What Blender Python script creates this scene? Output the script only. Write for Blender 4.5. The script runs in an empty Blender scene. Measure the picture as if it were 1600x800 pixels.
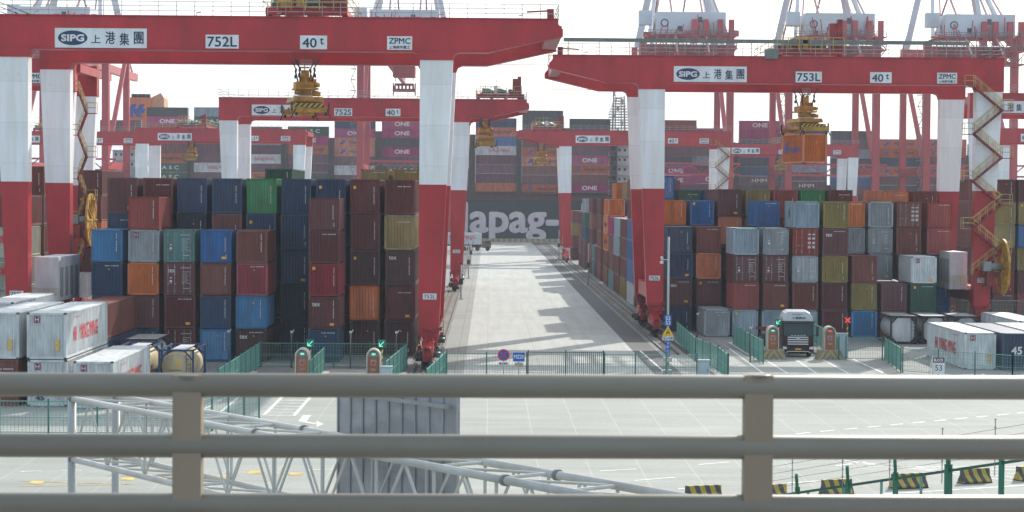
import bpy, math, random
from mathutils import Vector, Matrix
R = math.radians
random.seed(7)
C = bpy.context.scene.collection
SC = bpy.context.scene

# ------------------------------------------------------------------ camera
F = 3200.0; H = 13.2
YAW, PITCH, ROLL = -0.66, 1.65, 0.42
RM = (Matrix.Rotation(R(YAW), 4, 'Z') @ Matrix.Rotation(R(90 - PITCH), 4, 'X') @ Matrix.Rotation(R(ROLL), 4, 'Z'))
cam = bpy.data.cameras.new('camera'); camo = bpy.data.objects.new('camera', cam); C.objects.link(camo)
camo.matrix_world = Matrix.Translation((0, 0, H)) @ RM
cam.lens = F / 1600 * 36; cam.sensor_width = 36; cam.clip_start = 0.1; cam.clip_end = 12000
cam.dof.use_dof = True; cam.dof.focus_distance = 190; cam.dof.aperture_fstop = 9
SC.camera = camo
HAZE = .00015

# ------------------------------------------------------------------ light
SUN_AZ, SUN_EL = 27.5, 31.0       # azimuth to the right of +Y
w = bpy.data.worlds.new('World'); SC.world = w; w.use_nodes = True
nt = w.node_tree; bg = nt.nodes['Background']
sky = nt.nodes.new('ShaderNodeTexSky'); sky.sky_type = 'NISHITA'; sky.sun_disc = False
sky.sun_elevation = R(SUN_EL); sky.sun_rotation = R(SUN_AZ)
sky.air_density = 1.3; sky.dust_density = 3.5; sky.ozone_density = 1.5
veil = nt.nodes.new('ShaderNodeMix'); veil.data_type = 'RGBA'; veil.inputs['Factor'].default_value = .62   # thin high cloud over the whole sky
veil.inputs['B'].default_value = (8.6, 9.4, 10.4, 1)
# the veil glows towards the sun and is duller on the far side of the sky
tcw = nt.nodes.new('ShaderNodeTexCoord'); dt = nt.nodes.new('ShaderNodeVectorMath'); dt.operation = 'DOT_PRODUCT'
dt.inputs[1].default_value = (math.sin(R(SUN_AZ)) * .95, math.cos(R(SUN_AZ)) * .95, .31); nt.links.new(tcw.outputs['Generated'], dt.inputs[0])
mrw = nt.nodes.new('ShaderNodeMapRange'); mrw.inputs['From Min'].default_value = -1; nt.links.new(dt.outputs['Value'], mrw.inputs[0])
vs = nt.nodes.new('ShaderNodeMix'); vs.data_type = 'RGBA'; vs.inputs['A'].default_value = (5.6, 7.9, 10.6, 1); vs.inputs['B'].default_value = (15.5, 16.2, 17.0, 1)
nt.links.new(mrw.outputs[0], vs.inputs['Factor']); nt.links.new(vs.outputs['Result'], veil.inputs['B'])
nt.links.new(sky.outputs[0], veil.inputs['A']); nt.links.new(veil.outputs['Result'], bg.inputs[0]); bg.inputs[1].default_value = 0.095
sd = bpy.data.lights.new('sun', 'SUN'); sd.energy = 4.3; sd.angle = R(0.6); sd.color = (1, .95, .87)
so = bpy.data.objects.new('sun', sd); C.objects.link(so)
sdir = Vector((math.sin(R(SUN_AZ)) * math.cos(R(SUN_EL)), math.cos(R(SUN_AZ)) * math.cos(R(SUN_EL)), math.sin(R(SUN_EL))))
so.rotation_euler = sdir.to_track_quat('Z', 'Y').to_euler(); so.location = (60, 100, 120)
SC.view_settings.view_transform = 'Standard'; SC.view_settings.look = 'None'
SC.view_settings.gamma = 1; SC.view_settings.use_curve_mapping = False
SC.view_settings.exposure = 0.30
SC.cycles.max_bounces = 6; SC.cycles.volume_bounces = 1

# ------------------------------------------------------------------ helpers
def W(px, py, Y):
    """the point at depth Y seen at a pixel of the 1600x800 photograph"""
    d = RM.to_3x3() @ Vector(((px - 800) / F, -(py - 400) / F, -1))
    t = Y / d.y
    return Vector((d.x * t, Y, H + d.z * t))
def G(px, py, z=0.0):
    d = RM.to_3x3() @ Vector(((px - 800) / F, -(py - 400) / F, -1))
    t = (z - H) / d.z
    return Vector((d.x * t, d.y * t, z))

def tag(o, label=None, cat=None, group=None, kind=None):
    if label: o['label'] = label
    if cat: o['category'] = cat
    if group: o['group'] = group
    if kind: o['kind'] = kind
    return o
def empty(name, loc=(0, 0, 0), rz=0, label=None, cat=None, group=None):
    o = bpy.data.objects.new(name, None); C.objects.link(o)
    o.location = loc; o.rotation_euler = (0, 0, rz); o.empty_display_size = .3
    return tag(o, label, cat, group)

class MB:
    def __init__(s): s.v = []; s.f = []; s.m = []; s.s = []
    def face(s, idx, m=0, sm=False): s.f.append(idx); s.m.append(m); s.s.append(sm)
    def quad(s, a, b, c, d, m=0):
        n = len(s.v); s.v += [tuple(a), tuple(b), tuple(c), tuple(d)]; s.face((n, n+1, n+2, n+3), m)
        return s
    def box(s, x0, x1, y0, y1, z0, z1, m=0):
        n = len(s.v)
        s.v += [(x0,y0,z0),(x1,y0,z0),(x1,y1,z0),(x0,y1,z0),(x0,y0,z1),(x1,y0,z1),(x1,y1,z1),(x0,y1,z1)]
        for f in ((3,2,1,0),(4,5,6,7),(0,1,5,4),(1,2,6,5),(2,3,7,6),(3,0,4,7)):
            s.face(tuple(n+i for i in f), m)
        return s
    def bar(s, p, q, a, b=None, m=0, up=(0, 0, 1)):
        """rectangular bar from p to q, a wide and b high"""
        b = b or a
        p, q = Vector(p), Vector(q); d = (q - p)
        if d.length < 1e-6: return s
        d.normalize(); u = Vector(up)
        if abs(d.dot(u)) > .98: u = Vector((1, 0, 0)) if abs(d.x) < .9 else Vector((0, 1, 0))
        sx = d.cross(u).normalized(); uz = sx.cross(d).normalized()
        n = len(s.v)
        for e in (p, q):
            for i, j in ((-1,-1),(1,-1),(1,1),(-1,1)):
                s.v.append(tuple(e + sx * (i*a/2) + uz * (j*b/2)))
        for f in ((3,2,1,0),(4,5,6,7),(0,1,5,4),(1,2,6,5),(2,3,7,6),(3,0,4,7)):
            s.face(tuple(n+i for i in f), m)
        return s
    def tube(s, p, q, r, k=6, m=0, r2=None, cap=True):
        p, q = Vector(p), Vector(q); d = (q - p)
        if d.length < 1e-6: return s
        d.normalize(); u = Vector((0, 0, 1)) if abs(d.z) < .9 else Vector((1, 0, 0))
        a = d.cross(u).normalized(); b = d.cross(a).normalized()
        n = len(s.v); r2 = r if r2 is None else r2
        for e, rr in ((p, r), (q, r2)):
            for i in range(k):
                t = 2*math.pi*i/k
                s.v.append(tuple(e + a*(rr*math.cos(t)) + b*(rr*math.sin(t))))
        for i in range(k):
            j = (i+1) % k
            s.face((n+i, n+j, n+k+j, n+k+i), m, k > 6)
        if cap:
            s.face(tuple(n+i for i in range(k))[::-1], m); s.face(tuple(n+k+i for i in range(k)), m)
        return s
    def prism(s, pts, y0, y1, m=0, axis='y', sm=False):
        """outline in XZ (axis y) / YZ (axis x) / XY (axis z) pushed along the axis"""
        n = len(s.v); k = len(pts)
        for y in (y0, y1):
            for a, b in pts:
                s.v.append((a, y, b) if axis == 'y' else (y, a, b) if axis == 'x' else (a, b, y))
        s.face(tuple(n+i for i in range(k)), m); s.face(tuple(n+k+i for i in range(k))[::-1], m)
        for i in range(k):
            j = (i+1) % k
            s.face((n+j, n+i, n+k+i, n+k+j), m, sm)
        return s
    def ring(s, c, r0, r1, y0, y1, k=28, m=0, axis='x'):
        n = len(s.v)
        for i in range(k):
            t = 2*math.pi*i/k; cs, sn = math.cos(t), math.sin(t)
            for r, y in ((r0, y0), (r1, y0), (r1, y1), (r0, y1)):
                if axis == 'x': s.v.append((c[0]+y, c[1]+r*cs, c[2]+r*sn))
                else: s.v.append((c[0]+r*cs, c[1]+y, c[2]+r*sn))
        for i in range(k):
            j = (i+1) % k
            for a in range(4):
                b = (a+1) % 4
                s.face((n+4*i+a, n+4*i+b, n+4*j+b, n+4*j+a), m)
        return s
    def data(s, name, mats):
        me = bpy.data.meshes.new(name); me.from_pydata(s.v, [], s.f)
        for mt in (mats if isinstance(mats, (list, tuple)) else [mats]): me.materials.append(mt)
        me.polygons.foreach_set('material_index', s.m)
        me.polygons.foreach_set('use_smooth', s.s)
        me.update()
        return me
    def build(s, name, mats, parent=None, loc=(0, 0, 0), rot=None, recalc=True):
        me = s.data(name, mats)
        if recalc: fixn(me)
        o = bpy.data.objects.new(name, me); C.objects.link(o); o.parent = parent; o.location = loc
        if rot: o.rotation_euler = rot
        return o
import bmesh
def fixn(me):
    b = bmesh.new(); b.from_mesh(me); bmesh.ops.recalc_face_normals(b, faces=b.faces); b.to_mesh(me); b.free()

def part(name, me, parent, loc=(0, 0, 0), rot=None, mat=None):
    o = bpy.data.objects.new(name, me); C.objects.link(o); o.parent = parent; o.location = loc
    if rot: o.rotation_euler = rot
    if mat is not None:
        if not me.materials: me.materials.append(mat)
        o.material_slots[0].link = 'OBJECT'; o.material_slots[0].material = mat
    return o
def copy_tree(o, parent=None):
    c = o.copy(); C.objects.link(c); c.parent = parent
    for ch in list(o.children): copy_tree(ch, c)
    return c

# ------------------------------------------------------------------ materials
MATS = {}
def mat(name, rgb, rough=.6, metal=0.0, dirt=.25, dscale=(1.2, 1.2, .35), rnd=0.0, dcol=None, emit=None, bump=0, spec=.4, seam=None, rust=0):
    if name in MATS: return MATS[name]
    m = bpy.data.materials.new(name); m.use_nodes = True; MATS[name] = m
    nt = m.node_tree; N = nt.nodes; L = nt.links; b = N['Principled BSDF']
    b.inputs['Roughness'].default_value = rough; b.inputs['Metallic'].default_value = metal
    b.inputs['Specular IOR Level'].default_value = spec
    b.inputs['Base Color'].default_value = (*rgb, 1)
    if emit:
        b.inputs['Emission Color'].default_value = (*rgb, 1); b.inputs['Emission Strength'].default_value = emit
        return m
    if dirt or rnd:
        tc = N.new('ShaderNodeTexCoord'); mp = N.new('ShaderNodeMapping'); mp.inputs['Scale'].default_value = dscale
        L.new(tc.outputs['Object'], mp.inputs[0])
        oi = N.new('ShaderNodeObjectInfo')
        ad = N.new('ShaderNodeVectorMath'); ad.operation = 'ADD'
        ml = N.new('ShaderNodeMath'); ml.operation = 'MULTIPLY'; ml.inputs[1].default_value = 97
        L.new(oi.outputs['Random'], ml.inputs[0]); L.new(mp.outputs[0], ad.inputs[0]); L.new(ml.outputs[0], ad.inputs[1])
        nz = N.new('ShaderNodeTexNoise'); nz.inputs['Scale'].default_value = 1.0; nz.inputs['Detail'].default_value = 6; nz.inputs['Roughness'].default_value = .65
        L.new(ad.outputs[0], nz.inputs[0])
        cr = N.new('ShaderNodeValToRGB'); cr.color_ramp.elements[0].position = .38; cr.color_ramp.elements[1].position = .68
        L.new(nz.outputs[0], cr.inputs[0])
        mx = N.new('ShaderNodeMix'); mx.data_type = 'RGBA'
        k = 1 - dirt
        dc = dcol or (rgb[0]*k*.9 + .02*dirt, rgb[1]*k*.85 + .015*dirt, rgb[2]*k*.8 + .01*dirt)
        mx.inputs['A'].default_value = (*dc, 1); mx.inputs['B'].default_value = (*rgb, 1)
        L.new(cr.outputs[0], mx.inputs['Factor'])
        out = mx.outputs['Result']
        n2 = N.new('ShaderNodeTexNoise'); n2.inputs['Scale'].default_value = .55; n2.inputs['Detail'].default_value = 4
        L.new(ad.outputs[0], n2.inputs[0])
        r2 = N.new('ShaderNodeMapRange'); r2.inputs['From Min'].default_value = .32; r2.inputs['From Max'].default_value = .68
        r2.inputs['To Min'].default_value = 1 - dirt*.55; r2.inputs['To Max'].default_value = 1 + dirt*.45; L.new(n2.outputs[0], r2.inputs[0])
        m2 = N.new('ShaderNodeMix'); m2.data_type = 'RGBA'; m2.blend_type = 'MULTIPLY'; m2.inputs['Factor'].default_value = 1
        L.new(out, m2.inputs['A']); L.new(r2.outputs[0], m2.inputs['B']); out = m2.outputs['Result']
        if rust:
            n4 = N.new('ShaderNodeTexNoise'); n4.inputs['Scale'].default_value = 2.6; n4.inputs['Detail'].default_value = 8; n4.inputs['Roughness'].default_value = .75
            L.new(ad.outputs[0], n4.inputs[0])
            r4 = N.new('ShaderNodeMapRange'); r4.inputs['From Min'].default_value = .60; r4.inputs['From Max'].default_value = .72; r4.inputs['To Max'].default_value = rust; L.new(n4.outputs[0], r4.inputs[0])
            m4 = N.new('ShaderNodeMix'); m4.data_type = 'RGBA'; m4.inputs['B'].default_value = (.10, .045, .028, 1)
            L.new(r4.outputs[0], m4.inputs['Factor']); L.new(out, m4.inputs['A']); out = m4.outputs['Result']
        if seam:
            ms = N.new('ShaderNodeMapping'); ms.inputs['Rotation'].default_value = (R(90), 0, 0); L.new(tc.outputs['Object'], ms.inputs[0])
            bk = N.new('ShaderNodeTexBrick'); bk.offset = .0; bk.inputs['Scale'].default_value = 1; bk.inputs['Brick Width'].default_value = seam[0]; bk.inputs['Row Height'].default_value = seam[1]
            bk.inputs['Mortar Size'].default_value = .03; bk.inputs['Mortar Smooth'].default_value = .6
            bk.inputs['Color1'].default_value = (1, 1, 1, 1); bk.inputs['Color2'].default_value = (.93, .93, .93, 1); bk.inputs['Mortar'].default_value = (.80, .80, .80, 1); L.new(ms.outputs[0], bk.inputs[0])
            m3 = N.new('ShaderNodeMix'); m3.data_type = 'RGBA'; m3.blend_type = 'MULTIPLY'; m3.inputs['Factor'].default_value = 1
            L.new(out, m3.inputs['A']); L.new(bk.outputs[0], m3.inputs['B']); out = m3.outputs['Result']
        if rnd:
            hs = N.new('ShaderNodeHueSaturation')
            mr = N.new('ShaderNodeMapRange'); mr.inputs['To Min'].default_value = 1 - rnd; mr.inputs['To Max'].default_value = 1 + rnd
            L.new(oi.outputs['Random'], mr.inputs[0]); L.new(mr.outputs[0], hs.inputs['Value'])
            mr2 = N.new('ShaderNodeMapRange'); mr2.inputs['To Min'].default_value = 1.12; mr2.inputs['To Max'].default_value = .82
            L.new(oi.outputs['Random'], mr2.inputs[0]); L.new(mr2.outputs[0], hs.inputs['Saturation'])
            L.new(out, hs.inputs['Color']); out = hs.outputs[0]
        L.new(out, b.inputs['Base Color'])
        if bump:
            bp = N.new('ShaderNodeBump'); bp.inputs['Strength'].default_value = bump; bp.inputs['Distance'].default_value = .02
            L.new(nz.outputs[0], bp.inputs['Height']); L.new(bp.outputs[0], b.inputs['Normal'])
    return m

def stripes(name, a, bcol, k, vec=(1, 0, 1), chevron=False):
    m = bpy.data.materials.new(name); m.use_nodes = True
    nt = m.node_tree; N = nt.nodes; L = nt.links; b = N['Principled BSDF']; b.inputs['Roughness'].default_value = .6
    tc = N.new('ShaderNodeTexCoord'); sp = N.new('ShaderNodeSeparateXYZ'); L.new(tc.outputs['Object'], sp.inputs[0])
    def mth(op, x, y=None):
        n = N.new('ShaderNodeMath'); n.operation = op
        for i, q in enumerate((x, y)):
            if q is None: continue
            if isinstance(q, (int, float)): n.inputs[i].default_value = q
            else: L.new(q, n.inputs[i])
        return n.outputs[0]
    xs = sp.outputs[0]
    if chevron: xs = mth('ABSOLUTE', xs)
    t = mth('ADD', mth('ADD', mth('MULTIPLY', xs, vec[0]), mth('MULTIPLY', sp.outputs[1], vec[1])), mth('MULTIPLY', sp.outputs[2], vec[2]))
    fr = mth('FRACT', mth('MULTIPLY', t, k)); g = mth('GREATER_THAN', fr, .5)
    mx = N.new('ShaderNodeMix'); mx.data_type = 'RGBA'; mx.inputs['A'].default_value = (*a, 1); mx.inputs['B'].default_value = (*bcol, 1)
    L.new(g, mx.inputs['Factor'])
    nz = N.new('ShaderNodeTexNoise'); nz.inputs['Scale'].default_value = 5; L.new(tc.outputs['Object'], nz.inputs[0])
    mr = N.new('ShaderNodeMapRange'); mr.inputs['To Min'].default_value = .6; mr.inputs['To Max'].default_value = 1.15; L.new(nz.outputs[0], mr.inputs[0])
    mm = N.new('ShaderNodeMix'); mm.data_type = 'RGBA'; mm.blend_type = 'MULTIPLY'; mm.inputs['Factor'].default_value = 1
    L.new(mx.outputs['Result'], mm.inputs['A']); L.new(mr.outputs[0], mm.inputs['B'])
    L.new(mm.outputs['Result'], b.inputs['Base Color'])
    return m

RED = mat('crane_red', (.48, .024, .032), .36, dirt=.20, dscale=(.6, .6, .25), seam=(5.3, 50))
REDD = mat('machine_red', (.36, .028, .028), .5, dirt=.6, dscale=(1.5, 1.5, 1.5))
WHT = mat('crane_white', (.84, .87, .89), .5, dirt=.05, dscale=(1.1, 1.1, .10), seam=(50, 3.1))
YEL = mat('machine_yellow', (.62, .33, .03), .5, dirt=.5, dscale=(2, 2, 2))
RAILY = mat('handrail_yellow', (.60, .45, .16), .5, dirt=.2)
RAILG = mat('handrail_grey', (.42, .42, .40), .6, dirt=.2)
DARK = mat('dark_steel', (.035, .035, .04), .6, dirt=.4, dscale=(2, 2, 2))
GREYM = mat('grey_steel', (.30, .32, .33), .5, dirt=.2)
PALE = mat('pale_panel', (.60, .63, .66), .5, dirt=.12)
SIGNW = mat('sign_white', (.72, .76, .78), .45, dirt=.06)
NAVY_INK = mat('navy_ink', (.012, .03, .085), .5, dirt=0)
BLACK_INK = mat('black_ink', (.012, .028, .075), .5, dirt=0)
WHITE_INK = mat('white_ink', (.75, .75, .75), .5, dirt=.1)
RED_INK = mat('red_ink', (.60, .02, .03), .5, dirt=0)
BLUE_INK = mat('blue_ink', (.02, .08, .35), .5, dirt=0)
CABLE = mat('wire_rope', (.06, .06, .065), .6, dirt=0)
GLASS = mat('cab_glass', (.015, .035, .04), .12, dirt=0, spec=.45)
GREEN = mat('fence_green', (.035, .20, .155), .5, dirt=.2)
GREEND = mat('gate_green', (.01, .10, .07), .5, dirt=.2)
HATCH = stripes('hazard_stripes', (.55, .36, .03), (.03, .03, .03), 2.4, (1, 0, -1))
CHEV = stripes('chevron_stripes', (.50, .36, .06), (.22, .20, .26), 1.9, (1, 1, .8), True)
BARR = stripes('barrier_stripes', (.44, .33, .05), (.06, .065, .065), 2.1, (1, 0, .35))

# ------------------------------------------------------------------ lettering
TCACHE = {}
def tmesh(s, bold=0.0, space=1.0):
    k = (s, bold, space)
    if k in TCACHE: return TCACHE[k]
    cu = bpy.data.curves.new('t', 'FONT'); cu.body = s; cu.offset = bold; cu.resolution_u = 3; cu.space_character = space
    o = bpy.data.objects.new('t', cu); C.objects.link(o)
    bpy.context.view_layer.update()
    me = o.evaluated_get(bpy.context.evaluated_depsgraph_get()).to_mesh()
    v = [tuple(p.co) for p in me.vertices]; f = [tuple(p.vertices) for p in me.polygons]
    o.evaluated_get(bpy.context.evaluated_depsgraph_get()).to_mesh_clear()
    bpy.data.objects.remove(o); bpy.data.curves.remove(cu)
    xs = [p[0] for p in v]; ys = [p[1] for p in v]
    TCACHE[k] = (v, f, min(xs), max(xs), min(ys), max(ys))
    return TCACHE[k]
ORI = {'front': ((1, 0, 0), (0, 0, 1)), 'left': ((0, -1, 0), (0, 0, 1)), 'right': ((0, 1, 0), (0, 0, 1)), 'ground': ((1, 0, 0), (0, 1, 0))}
def letters(mb, s, c, w_, h_, face='front', bold=.0, m=0, space=1.0):
    """lettering of the string s centred on c, w_ wide and h_ high"""
    v, f, a, b, d, e = tmesh(s, 0.0, space)
    ux, uy = (Vector(t) for t in ORI[face]) if isinstance(face, str) else face
    c = Vector(c); nrm = ux.cross(uy); r = bold*h_*1.25
    w_ -= 2*r; h_ -= 2*r
    sh = [(0, 0)] if bold <= 0 else [(r*math.cos(t*math.pi/3), r*math.sin(t*math.pi/3)) for t in range(6)]
    for k, (sx, sy) in enumerate(sh):
        n = len(mb.v)
        for p in v:
            mb.v.append(tuple(c + nrm*(.0015*k) + ux*(((p[0]-a)/(b-a)-.5)*w_+sx) + uy*(((p[1]-d)/(e-d)-.5)*h_+sy)))
        for q in f: mb.face(tuple(n+i for i in q), m)
def text(s, c, w_, h_, m, parent, face='front', bold=.0, name='lettering', space=1.0):
    mb = MB(); letters(mb, s, c, w_, h_, face, bold, 0, space)
    return mb.build(name, m, parent, recalc=False)
# ------------------------------------------------------------------ ground
def ground_mat(name, a, b, bw, rh, mortar, mcol, streak=(1, 1), msize=.05):
    m = bpy.data.materials.new(name); m.use_nodes = True
    nt = m.node_tree; N = nt.nodes; L = nt.links; p = N['Principled BSDF']; p.inputs['Roughness'].default_value = .85
    p.inputs['Specular IOR Level'].default_value = .25
    tc = N.new('ShaderNodeTexCoord')
    br = N.new('ShaderNodeTexBrick'); br.offset = 0; br.inputs['Scale'].default_value = 1
    br.inputs['Brick Width'].default_value = bw; br.inputs['Row Height'].default_value = rh
    br.inputs['Mortar Size'].default_value = msize; br.inputs['Mortar Smooth'].default_value = .3
    br.inputs['Color1'].default_value = (*a, 1); br.inputs['Color2'].default_value = (*b, 1); br.inputs['Mortar'].default_value = (*mcol, 1)
    L.new(tc.outputs['Object'], br.inputs[0])
    out = br.outputs[0]
    for sc, lo, hi, st in ((.05, .92, 1.06, (1, 1, 1)), (.5, .87, 1.07, (streak[0], streak[1], 1)), (4, .90, 1.07, (1, 1, 1))):
        mp = N.new('ShaderNodeMapping'); mp.inputs['Scale'].default_value = st; L.new(tc.outputs['Object'], mp.inputs[0])
        nz = N.new('ShaderNodeTexNoise'); nz.inputs['Scale'].default_value = sc; nz.inputs['Detail'].default_value = 7; nz.inputs['Roughness'].default_value = .6
        L.new(mp.outputs[0], nz.inputs[0])
        mr = N.new('ShaderNodeMapRange'); mr.inputs['From Min'].default_value = .3; mr.inputs['From Max'].default_value = .7
        mr.inputs['To Min'].default_value = lo; mr.inputs['To Max'].default_value = hi; L.new(nz.outputs[0], mr.inputs[0])
        mx = N.new('ShaderNodeMix'); mx.data_type = 'RGBA'; mx.blend_type = 'MULTIPLY'; mx.inputs['Factor'].default_value = 1
        L.new(out, mx.inputs['A']); L.new(mr.outputs[0], mx.inputs['B']); out = mx.outputs['Result']
    L.new(out, p.inputs['Base Color'])
    return m
def sheet(name, x0, x1, y0, y1, z, m, lab=None):
    mb = MB(); mb.quad((x0, y0, z), (x1, y0, z), (x1, y1, z), (x0, y1, z))
    return tag(mb.build(name, m, recalc=False), kind='structure')
CONC = ground_mat('yard_concrete', (.300, .310, .282), (.318, .328, .30), 2.5, 2.5, .05, (.375, .385, .355), (.25, 1), .04)
CONC2 = ground_mat('lane_concrete', (.40, .405, .375), (.38, .385, .36), 4, 4, .05, (.33, .34, .32), (2.2, .12), .05)
CONC3 = ground_mat('edge_concrete', (.24, .245, .225), (.27, .27, .25), 2.5, 6, .05, (.18, .18, .17), (.2, 3), .04)
ASPH = ground_mat('dark_asphalt', (.10, .10, .098), (.12, .12, .115), 60, 60, .05, (.12, .12, .12), (.3, 2), .02)
BLOCKG = ground_mat('block_paving', (.20, .20, .19), (.23, .23, .215), 3, 6, .1, (.15, .15, .14), (1, 1), .05)
ground = sheet('ground', -3000, 3000, -50, 603, 0, CONC)
WATER = mat('sea_water', (.05, .09, .09), .12, dirt=0)
sheet('sea', -3000, 3000, 603.5, 9000, -4, WATER)
q = MB(); q.box(-3000, 3000, 602.9, 603.4, -6, -.01); tag(q.build('quay_wall', CONC3), kind='structure')
sheet('truck_lane', -1.8, 12.5, 151, 596, .004, CONC2)
sheet('lane_edge_strip', -4.0, -1.8, 146, 596, .004, CONC3)
sheet('lane_edge_strip', 12.5, 14.6, 151, 596, .004, ASPH)
APRON_SHADED = ground_mat('apron_concrete_shaded', (.17, .172, .165), (.19, .19, .18), 5, 5, .08, (.14, .14, .135), (1, 1), .05)  # dark pavement, with the shade of the left stacks put into its colour
sheet('darkened_gate_apron', -34.6, -4.0, 139, 158, .004, APRON_SHADED)
sheet('darkened_gate_apron', 29.5, 62, 150, 180, .004, ground_mat('apron_mid_grey', (.25, .25, .235), (.27, .27, .25), 5, 5, .08, (.2, .2, .19)))  # medium grey sheet, darker than the yard concrete
sheet('block_ground', -34.6, -4.0, 158, 596, .006, BLOCKG)
sheet('block_ground', 14.6, 48, 178, 596, .006, BLOCKG)
sheet('block_ground', -110, -34.6, 150, 596, .006, BLOCKG)
sheet('block_ground', 48, 200, 180, 596, .006, BLOCKG)
# rail tracks: ballast bed, sleepers (stuff of the bed), rails
BALL = ground_mat('rail_ballast', (.10, .10, .10), (.16, .15, .14), .6, .35, .2, (.08, .08, .075), (1, 1), .09)
SLEEP = mat('sleeper_concrete', (.46, .42, .36), .8, dirt=.4)
RAILM = mat('rail_steel', (.16, .11, .085), .45, metal=.6, dirt=.3)
KERB = mat('kerb_concrete', (.45, .45, .42), .8, dirt=.3)
def track(x, y0, y1, where):
    t = empty('crane_rail_track', (x, y0, 0), 0, 'steel crane rail %s' % where, 'rail track', 'crane rails')
    b = MB(); b.box(-.79, .79, 0, y1-y0, .008, .02); b.build('ballast_bed', BALL, t)
    b = MB()
    y = 0
    while y < y1 - y0:
        b.box(-.62, .62, y, y+.55, .02, .045); y += 1.25 if y < 160 else 2.5
    b.build('sleeper_bed', SLEEP, t)['kind'] = 'stuff'
    b = MB(); b.box(-.06, .06, 0, y1-y0, .03, .2); b.box(-.12, .12, 0, y1-y0, .045, .07); b.build('rail', RAILM, t)
    b = MB(); b.box(-1.0, -.8, 0, y1-y0, 0, .14); b.box(.8, 1.0, 0, y1-y0, 0, .14); b.build('kerb', mat('old_kerb', (.20, .20, .19), .8, dirt=.4), t)
track(-4.75, 150, 590, 'along the left edge of the truck lane')
track(16.05, 172, 590, 'along the right edge of the truck lane')
track(-35.4, 146, 590, 'under the outer legs of the left front crane')
track(47.2, 180, 590, 'under the outer legs of the right front crane')
# painted markings
PAINT = mat('road_paint', (.78, .80, .78), .6, dirt=.3, dscale=(2, 2, 2))
PAINTY = mat('road_paint_yellow', (.66, .48, .12), .6, dirt=.4, dscale=(2, 2, 2))
def line_g(mb, a, b, wd, z=.010):
    a, b = Vector((a[0], a[1], 0)), Vector((b[0], b[1], 0)); d = (b-a).normalized(); n = Vector((-d.y, d.x, 0))*wd/2
    mb.quad(*[(v.x, v.y, z) for v in (a-n, b-n, b+n, a+n)])
mk = MB()
a, b = G(1244, 678), G(1620, 643); n = 10
for i in range(11):
    line_g(mk, a.lerp(b, i/11.0), a.lerp(b, (i+.58)/11.0), .22)
for (x0, y0, x1, y1) in ((937, 736, 994, 733), (992, 751, 1055, 746), (1060, 764, 1122, 760), (1092, 726, 1140, 722), (1230, 755, 1290, 751), (1306, 728, 1352, 722),
                         (32, 737, 64, 736), (97, 735, 128, 735), (250, 731, 262, 731), (480, 735, 520, 733)):
    line_g(mk, G(x0, y0), G(x1, y1), .18)
for i in range(5):
    line_g(mk, G(1300 + 8*i, 717 + 3*i), G(1625, 757 - 7*i), .13)
line_g(mk, G(1290, 778), G(1625, 757), .16)
line_g(mk, G(335, 652), G(376, 618), .2); line_g(mk, G(318, 634), G(362, 618), .15); line_g(mk, G(318, 640), G(352, 622), .15)
# hatch box and arrow
P = [G(412, 649), G(444, 617), G(488, 617), G(459, 650)]
for i in range(4): line_g(mk, P[i], P[(i+1) % 4], .22)
for i in range(1, 7):
    t = i/7; line_g(mk, P[0].lerp(P[1], t), P[3].lerp(P[2], t), .28, .011)
line_g(mk, G(480, 649), G(472, 659), .5, .011); line_g(mk, G(472, 659), G(497, 663), .45, .012)
v = [G(495, 658), G(506, 663), G(494, 668)]; n0 = len(mk.v); mk.v += [(p.x, p.y, .013) for p in v]; mk.face((n0, n0+1, n0+2))
for (x0, y0, x1, y1) in ((1040, 583, 1000, 548), (1140, 545, 1192, 583), (1195, 562, 1230, 583), (1243, 562, 1275, 583), (1285, 562, 1325, 583), (1330, 560, 1380, 583)):
    line_g(mk, G(x0, y0), G(x1, y1), .16)
tag(mk.build('road_markings', PAINT, recalc=False), kind='structure')
mk = MB()
for (x0, y0, x1, y1) in ((32, 752, 200, 757), (32, 760, 215, 757), (165, 743, 300, 746), (360, 740, 470, 741)):
    line_g(mk, G(x0, y0), G(x1, y1), .14)
for x, y in ((58, 754), (200, 748), (350, 744), (398, 738), (462, 741)):
    p = G(x, y); mk.quad((p.x-.3, p.y-.5, .012), (p.x+.3, p.y-.5, .012), (p.x+.3, p.y+.5, .012), (p.x-.3, p.y+.5, .012))
tag(mk.build('road_markings_yellow', PAINTY, recalc=False), kind='structure')
# low kerbed islands by the gate lanes
q = MB()
for x in (-17.5, -12.2, -6.4, 22.2, 28.3):
    q.box(x-.45, x+.45, 134 if x < 0 else 171, 152 if x < 0 else 186, 0, .15)
q.box(-17, -6.5, 157.5, 158, 0, .14); q.box(16.9, 17.4, 150, 187, 0, .14)
tag(q.build('kerb_islands', KERB), kind='structure')

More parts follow.
